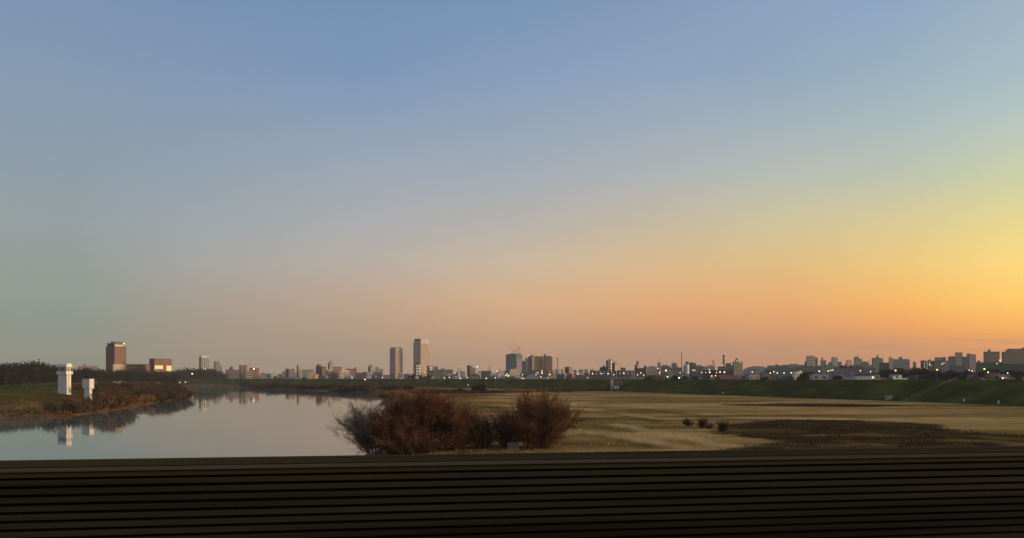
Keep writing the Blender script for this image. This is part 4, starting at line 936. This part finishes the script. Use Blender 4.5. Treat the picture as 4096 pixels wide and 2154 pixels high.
for a_, c_ in rows:
    if 2440 < a_ < 2510 or any(s[1] - 8 < a_ < s[2] - 4 for s in specials): continue
    lev = float(np.interp(a_, [1036, 1450, 2000, 2500, 3000, 3500, 4100], [1380, 1090, 840, 705, 560, 470, 420])); d = lev * rnd.uniform(1.0, 1.35)
    yt = rnd.uniform(1498, 1511) if rnd.random() < 0.7 else rnd.uniform(1490, 1499); wl, rf, sh = rnd.choice(wk if a_ < 2300 else ['dark', 'midgrey', 'brown', 'bluegrey', 'grey']), rnd.choice(rk if a_ < 2300 else ['brown', 'grey', 'dark', 'maroon']), rnd.choice(('gable', 'hip', 'flat', 'long', 'flat'))
    m_, o_ = near(a_)
    house(f'{say.get(wl, wl)} {"flat roofed house" if sh == "flat" else "house with " + rf + " roof"}, {o_} right of {m_}', a_, c_, yt, d, wl, rf, sh, 'houses behind the levee', lit=rnd.random() < 0.4)
# taller clutter behind the first row
px = 1040.0; cnt_b = {}
while px < 4090:
    w = rnd.uniform(14, 40); d = max(rnd.uniform(1150, 2100) if px < 2300 else rnd.uniform(800, 1700), float(np.interp(px, [1036, 1450, 2000, 2500, 4100], [1460, 1180, 900, 760, 600]))); yt = rnd.uniform(1484, 1500) - (6 if px > 2500 and rnd.random() < 0.4 else 0); wl = rnd.choice(wk + ['greengrey', 'teal', 'purple'])
    m_ = ([m for m in MARKS if m[0] <= px] or [MARKS[0]])[-1][1]; cnt_b[m_] = cnt_b.get(m_, 0) + 1
    building('town_block', f'{say.get(wl, wl)} low block, {ORD[cnt_b[m_] - 1]} behind the houses right of {m_}', px, None, px + w, yt, d, wl, rnd.choice(('plain', 'bands')), group='low town blocks behind the houses', house=[(0.2, 0.5, 2)] if rnd.random() < 0.5 else None, lit=rnd.choice((0, 0, 1)))
    px += w * rnd.uniform(1.2, 2.0)
# trees among the houses
for i, (px, d, tp) in enumerate([(1330, 1300, 1507), (1120, 1390, 1508), (1215, 1380, 1506), (1655, 1060, 1492), (1678, 1040, 1494), (1640, 1080, 1500), (1700, 1050, 1502), (1715, 1080, 1497), (1790, 980, 1503), (3222, 600, 1481), (3236, 590, 1477), (3212, 580, 1490), (3060, 620, 1500), (3100, 600, 1501), (3150, 590, 1500), (2700, 680, 1496), (2740, 670, 1498), (2780, 660, 1500), (3350, 520, 1494), (3560, 700, 1470), (3530, 640, 1476), (3585, 660, 1474), (3675, 600, 1470), (3745, 560, 1474), (3700, 640, 1466), (3800, 620, 1470), (3830, 560, 1478), (3870, 640, 1472), (3930, 600, 1474), (3985, 700, 1466), (4040, 640, 1470), (4080, 600, 1474), (3440, 640, 1490), (3500, 620, 1484), (3620, 600, 1478), (3650, 640, 1472), (3690, 520, 1488), (3780, 560, 1480), (3720, 600, 1478), (3850, 500, 1490), (3900, 560, 1484), (3600, 900, 1462), (3660, 950, 1460), (3550, 850, 1466), (2600, 720, 1500), (4060, 480, 1486), (3960, 620, 1476), (4020, 560, 1480), (3280, 640, 1496), (3370, 1200, 1452), (3405, 1150, 1456), (3950, 760, 1468), (2590, 760, 1503), (3480, 560, 1496)]):
    m_ = ([m for m in MARKS if m[0] <= px] or [MARKS[0]])[-1][1]; cnt_b['t' + m_] = cnt_b.get('t' + m_, 0) + 1
    tree(px, d, tp, f'dark leafy tree among the roofs, {ORD[cnt_b["t" + m_] - 1]} one right of {m_}', wide=rnd.uniform(1.0, 1.5))

# ------------------------------------------------------------------ lamps
LM = {'w': L_WHITE, 'y': L_WARM, 'o': L_ORANGE, 'r': L_RED, 'g': L_GREEN}; LN = {'w': 'white', 'y': 'warm yellow', 'o': 'orange', 'r': 'red', 'g': 'green'}


def lamp(px, py, d, c, s, label, group, name='street_lamp'):
    x = X(px, d); z0 = gz(x, d); z = Z(py, d); t = thing(name, label, 'street lamp', (x, d, min(z0, z - 1.5)), 0, group); h = z - t.location.z
    pole = part('rod', 'pole', STEEL, t, (0, 0, 0), (0.07, 0.07, h)); r = s / F * d / 2
    hd = part('box', 'lamp_head', STEEL, t, (-0.3, -0.3, h + r), (0.6, 0.6, 0.12)); under(part('ball', 'bulb', LM[c], t, (0, -0.1, h), (r, r, r)), hd)


for i, (px, py) in enumerate(((670, 1532), (695, 1531), (719, 1530), (742, 1529), (788, 1527), (810, 1526), (829, 1524))):
    lamp(px, py, 1405, 'w', 3.0 if i in (0, 6) else 2.5, f'{ORD[i]} white lamp of the row along the far bank road before the wood', 'lamps along the far bank road')
lamp(620, 1535, 960, 'w', 1.6, 'faint lamp before the row on the far bank road', None); lamp(891, 1527, 1420, 'w', 2.2, 'lone white lamp past the row on the far bank road', None)
lamp(769, 1496, 1395, 'y', 4.6, 'bright lamp high before the dark wooded hill', None); lamp(822, 1477, 1390, 'y', 2.4, 'dim lamp at the top of the dark wooded hill', None)
lamp(170, 1567, 420, 'y', 3.8, 'single warm lamp on the green bank left of the lookout tower', None); lamp(959, 1523, 1400, 'y', 3.2, 'warm lamp at the foot of the beige towers', None)
LAMPS = [(1452, 1510, 1200, 'o', 6), (1460, 1519, 1000, 'w', 5), (1466, 1507, 1250, 'y', 4), (1472, 1506, 1250, 'w', 4), (1478, 1507, 1250, 'w', 4), (1485, 1507, 1250, 'y', 4), (1464, 1489, 1300, 'w', 4), (1530, 1511, 1200, 'w', 3.5), (1603, 1517, 1000, 'w', 3.5),
         (1697, 1491, 1100, 'o', 4), (1778, 1513, 900, 'y', 4.5), (1797, 1511, 900, 'w', 4), (1843, 1515, 800, 'w', 4), (1870, 1512, 800, 'y', 4), (1909, 1468, 1200, 'w', 5), (1820, 1494, 1000, 'w', 3.5), (1835, 1497, 1000, 'w', 3.5), (1873, 1541, 560, 'w', 3), (1945, 1514, 750, 'w', 5), (1982, 1512, 750, 'y', 5), (1988, 1485, 1100, 'y', 5),
         (2023, 1503, 800, 'w', 4.5), (2033, 1505, 800, 'w', 5), (2036, 1501, 800, 'g', 4), (2088, 1514, 700, 'r', 4), (2095, 1515, 700, 'y', 4.5), (2090, 1500, 900, 'y', 4.5), (2152, 1492, 1100, 'y', 4), (2168, 1484, 1100, 'y', 4), (2168, 1490, 1100, 'w', 4), (2168, 1495, 1100, 'w', 4), (2163, 1508, 800, 'y', 4), (2144, 1499, 900, 'y', 4), (2199, 1499, 900, 'y', 5.5), (2262, 1498, 850, 'w', 4.5), (2237, 1500, 850, 'w', 3.5), (2293, 1492, 900, 'o', 4), (2312, 1497, 850, 'y', 4.5), (2293, 1505, 800, 'y', 3.5),
         (2370, 1496, 760, 'y', 5), (2350, 1511, 700, 'y', 4), (2406, 1495, 760, 'y', 5), (2432, 1496, 760, 'y', 5), (2495, 1494, 760, 'y', 5.5), (2455, 1500, 740, 'w', 3.5), (2563, 1493, 800, 'o', 6), (2550, 1500, 760, 'y', 5), (2575, 1501, 760, 'w', 3.5), (2638, 1493, 800, 'o', 5.5), (2664, 1483, 850, 'y', 9), (2656, 1499, 760, 'y', 4.5), (2720, 1492, 780, 'o', 5.5), (2670, 1508, 680, 'w', 6), (2716, 1512, 640, 'w', 7.5), (2772, 1482, 900, 'w', 3.5), (2779, 1482, 900, 'w', 3.5),
         (2807, 1491, 690, 'o', 6), (2838, 1479, 900, 'w', 4), (2823, 1491, 690, 'o', 4.5), (2866, 1491, 690, 'o', 5), (2880, 1489, 690, 'y', 6.5), (2898, 1490, 690, 'y', 5), (2862, 1504, 640, 'w', 5), (3009, 1489, 800, 'o', 6), (3081, 1493, 700, 'y', 5.5), (3095, 1488, 720, 'y', 5), (3109, 1493, 700, 'y', 5.5), (3136, 1493, 700, 'y', 5.5), (3164, 1492, 700, 'y', 5.5), (3201, 1486, 690, 'r', 5), (3277, 1486, 680, 'w', 6), (3313, 1485, 650, 'o', 6.5), (3323, 1482, 700, 'y', 5), (3331, 1481, 700, 'y', 4.5), (3441, 1484, 600, 'o', 6.5), (3482, 1488, 640, 'w', 4.5),
         (3582, 1483, 520, 'o', 9), (3748, 1480, 480, 'o', 8), (3937, 1477, 440, 'o', 9), (3952, 1490, 440, 'y', 7), (4030, 1493, 430, 'g', 6.5), (3877, 1482, 600, 'y', 4.5), (3888, 1485, 560, 'y', 5), (4000, 1441, 1200, 'y', 5), (4000, 1447, 1200, 'y', 4), (3768, 1457, 900, 'y', 4.5), (3776, 1453, 900, 'y', 3.5), (3718, 1458, 1000, 'y', 4), (2960, 1452, 1250, 'y', 3)]
for px, py, d, c, s in LAMPS:
    m_ = ([m for m in MARKS if m[0] <= px] or [MARKS[0]])[-1][1]; k = c + m_; cnt_b[k] = cnt_b.get(k, 0) + 1
    sz = 'big bright' if s >= 6.5 else 'small'
    lamp(px, py, d, c, s * 0.62, f'{sz} {LN[c]} lamp, {ORD[cnt_b[k] - 1]} of its colour right of {m_}', 'lamps in the town', 'signal_lamp' if c == 'g' else 'street_lamp')

# ------------------------------------------------------------------ things on and at the levee
def lev_at(px, off, lo=200, hi=1400):               # point of the levee cross-section that shows in a photo column
    i = np.arange(len(tt)); xx, yy = lx + ty * off, ly - tx * off; ok = (yy > lo) & (yy < hi); p = 2048 + xx / np.maximum(yy, 1) * F; j = int(np.argmin(np.where(ok, np.abs(p - px), 1e9)))
    return float(xx[j]), float(yy[j]), float(np.interp(off, LEV_OFF, LEV_Z)), math.atan2(float(ty[j]), float(tx[j]))


MOSSY = mat('mossy concrete', (0.15, 0.14, 0.10), 0.95, 0.2, 0.8)


def stairs():
    x0, y0, z0, ang = lev_at(3610, -1); x1, y1, z1, _ = lev_at(3845, 27.5)
    t = thing('stairway', 'straight concrete stairway climbing the grass levee slope', 'stairs', (x0, y0, z0)); v = Vector((x1 - x0, y1 - y0, z1 - z0)); L = math.hypot(v.x, v.y); ux, uy = v.x / L, v.y / L; n = 44
    for k in range(n):
        c = Vector((v.x * (k + 0.5) / n, v.y * (k + 0.5) / n, v.z * (k + 1) / n + 0.12))
        part('box', 'step', MOSSY, t, (c.x + uy * 0.6, c.y - ux * 0.6, c.z - 0.6), (1.2, L / n, 0.6), math.atan2(uy, ux) + R(90))
    for s in (-0.75, 0.75):
        b = MB(); o = Vector((uy * s, -ux * s, 0)); b.tube(o + Vector((0, 0, 1.0)), o + v + Vector((0, 0, 1.1)), 0.05)
        for k in range(12): p = o + v * (k / 11); b.tube(p + Vector((0, 0, -0.2)), p + Vector((0, 0, 1.05)), 0.04)
        b.obj('handrail', mat('pale handrail paint', (0.2, 0.2, 0.15), 0.7), t)


stairs()
for px, py, h, l in ((3555, 1598, 1.6, 'pale concrete block half hidden at the foot of the stairway'), (3856, 1604, 1.0, 'small white marker post low on the green slope right of the stairway'), (3994, 1615, 1.1, 'greenish white marker post low on the slope near the frame edge'), (2892, 1574, 0.9, 'tiny pale post at the levee foot below the white walled house')):
    x, y, z = drop(px, py + 3); t = thing('marker_post', l, 'post', (x, y, z), 0.2, 'posts at the levee foot'); w = 3.4 if 'block' in l else 0.45
    part('box', 'post', WHITE if 'block' not in l else CONC, t, (-w / 2, -0.25, -0.3), (w, 0.5, h + 0.3)); part('box', 'cap', CONC, t, (-w / 2 - 0.06, -0.31, h), (w + 0.12, 0.62, 0.14))


def sluice():
    x, y, z, ang = lev_at(2448, 4, 400, 900); t = thing('sluice_gate', 'small sluice with a blue grey deck on a pale pier in the levee', 'sluice', (x, y, z), 0.1); zt = Z(1513, y) - z
    part('box', 'pier', CONC, t, (-1.6, -1.5, -1), (2.0, 2.4, zt + 0.2)); part('box', 'deck', MATS['roof slate blue'], t, (-2.0, -2, zt - 0.8), (14, 3.4, 0.8)); part('box', 'gate_wall', MATS['wall dark'], t, (0.45, 0.2, -1), (8, 1.2, zt - 0.4))
    b = MB(); b.tube((-2, -1.9, zt + 0.9), (12, -1.9, zt + 0.9), 0.05)
    for k in range(8): b.tube((-2 + 2 * k, -1.9, zt), (-2 + 2 * k, -1.9, zt + 0.9), 0.05)
    b.obj('railing', STEEL, t); part('box', 'hoist', STEEL, t, (2.6, -0.8, zt), (1.4, 1.2, 1.3))
    x, y, z = drop(2466, 1556); t = thing('pump_hut', 'small white box hut at the levee foot beside the sluice', 'hut', (x, y, z)); part('box', 'wall', WHITE, t, (-1.6, -1, -0.2), (3.2, 2.4, 2.3)); part('box', 'roof', CONC, t, (-1.8, -1.2, 2.1), (3.6, 2.8, 0.2)); part('box', 'door', STEEL, t, (-0.4, -1.04, 0), (0.8, 0.03, 1.8))


sluice()


def car(label, px, off, col, head):
    x, y, z, ang = lev_at(px, off); t = thing('parked_car', label, 'car', (x, y, z + 0.05), (R(-78) if head else R(8)), 'cars on the levee road'); m1 = mat('car paint ' + label[:12], col, 0.3, 0.05, 1, spec=0.5)
    b = MB(); prof = [(-2.15, 0.3), (2.15, 0.3), (2.2, 0.62), (1.95, 0.85), (1.0, 0.95), (0.45, 1.42), (-1.25, 1.45), (-1.95, 0.98), (-2.2, 0.9)]; b.prism(prof, -0.85, 0.85); b.obj('body', m1, t)
    MB().prism([(0.92, 0.98), (0.42, 1.36), (-1.2, 1.39), (-1.75, 1.0)], -0.87, 0.87).obj('window', GLASS, t)
    for sx in (-1.35, 1.35):
        for sy in (-0.8, 0.8): wh = MB().tube((sx, sy - 0.1, 0.32), (sx, sy + 0.1, 0.32), 0.32, 0.32, 12).obj('wheel', DARKST, t); under(MB().tube((sx, sy - 0.11, 0.32), (sx, sy + 0.11, 0.32), 0.17, 0.17, 8).obj('hub', STEEL, t), wh)
    for sy in (-0.6, 0.6):
        part('ball', 'headlight', L_WARM if head else GLASS, t, (2.2, sy, 0.68), (0.05, 0.32, 0.24)); part('box', 'tail_light', L_RED if not head else RED, t, (-2.24, sy - 0.15, 0.72), (0.04, 0.3, 0.2))


car('car facing the viewer with both headlights on, on the levee crest', 3985, 31, (0.12, 0.12, 0.12), True)
car('dark green car side on, red tail light glowing, on the levee crest', 4018, 29.8, (0.03, 0.07, 0.06), False)


def barrier():
    x, y, z, ang = lev_at(3576, 29); t = thing('road_barrier', 'white railing barrier with two solid panels on the levee crest', 'barrier', (x, y, z), 0.05)
    part('box', 'bottom_rail', WHITE, t, (0, 0, 0.25), (7.2, 0.12, 0.4)); part('box', 'panel', WHITE, t, (0.2, 0.14, 0.66), (1.0, 0.1, 1.3)); part('box', 'panel', WHITE, t, (2.7, 0.14, 0.66), (1.6, 0.1, 1.5))
    for k in range(6): part('box', 'post', WHITE, t, (0.1 + 1.36 * k, 0.27, -0.2), (0.12, 0.12, 1.0))


barrier()

# white stone by the willow
d = 112; x = X(2052, d); z = gz(x, d); t = thing('concrete_marker', 'pale rounded concrete marker between the willow bushes above the railing', 'marker', (x, d, z))
MB().prism([(-0.8, -0.3), (0.8, -0.3), (0.8, 0.85), (0.6, 1.05), (-0.6, 1.05), (-0.8, 0.85)], -0.25, 0.25).obj('slab', mat('grey stone', (0.1, 0.09, 0.085), 0.9), t); part('box', 'plinth', CONC, t, (-1.0, -0.4, -0.4), (2.0, 0.8, 0.42))

# ------------------------------------------------------------------ bridge parapet in front of the train window
def parapet():
    dist, yaw = 8.0, math.atan(-0.155); t = thing('bridge_parapet', 'dark ribbed bridge parapet with a flat top rail along the railway', 'parapet', (0, dist, CAM_Z), -yaw)
    k = dist / F                                      # metres for one photo pixel at the wall
    m_cap = mat('dull brown rail', (0.032, 0.03, 0.018), 0.9, 0.25, 0.5, spec=0.08, stretch=(0.15, 1, 6)); m_led = mat('grey ledge', (0.05, 0.05, 0.043), 0.9, 0.25, 0.5, spec=0.08, stretch=(0.15, 1, 6))  # shade of the unbuilt train put into the near-black rail and rib colours
    m_sl = mat('shaded rib', (0.023, 0.0245, 0.017), 0.9, 0.36, 0.6, spec=0.08, stretch=(0.12, 1, 5)); m_bk = mat('shade black backing', (0.010, 0.010, 0.008), 0.95, 0.2, 0.5, spec=0.03)  # backing blacker than the ribs: shade in the gaps put into its colour
    L0, L1 = -26.0, 26.0; top = -(1812 - HOR) * k

    def bar(name, m, y0, y1, f, bk=0.1):
        z1, z0 = top - (y0 - 1812) * k, top - (y1 - 1812) * k; b = MB(); c = min(0.006, (z1 - z0) * 0.25)
        b.prism([(f, z0 + c), (f + c, z0), (bk, z0), (bk, z1), (f + c, z1), (f, z1 - c)], 0, 1)
        b.v = [(L0 + (L1 - L0) * yy, xx, zz) for xx, yy, zz in b.v]; b.obj(name, m, t)
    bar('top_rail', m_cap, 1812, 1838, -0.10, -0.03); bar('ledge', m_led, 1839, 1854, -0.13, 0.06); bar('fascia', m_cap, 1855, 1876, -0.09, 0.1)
    y = 1885.0; i = 0
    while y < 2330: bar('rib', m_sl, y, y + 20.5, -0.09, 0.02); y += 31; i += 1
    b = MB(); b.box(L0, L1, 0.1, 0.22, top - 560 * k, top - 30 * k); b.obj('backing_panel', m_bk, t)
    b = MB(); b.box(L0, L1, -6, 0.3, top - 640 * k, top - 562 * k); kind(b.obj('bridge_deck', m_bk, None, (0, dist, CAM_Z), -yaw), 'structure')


parapet()

# ------------------------------------------------------------------ thin evening haze
hz = bpy.data.materials.new('evening haze'); hz.use_nodes = True; nt = hz.node_tree; nt.nodes.remove(nt.nodes['Principled BSDF'])
pv = nt.nodes.new('ShaderNodeVolumePrincipled'); pv.inputs['Color'].default_value = (0.92, 0.9, 0.88, 1); pv.inputs['Density'].default_value = 0.7e-4
nt.links.new(pv.outputs[0], nt.nodes['Material Output'].inputs['Volume'])
kind(MB().box(-6100, 6100, -450, 4500, -7, 190).obj('haze', hz), 'stuff')
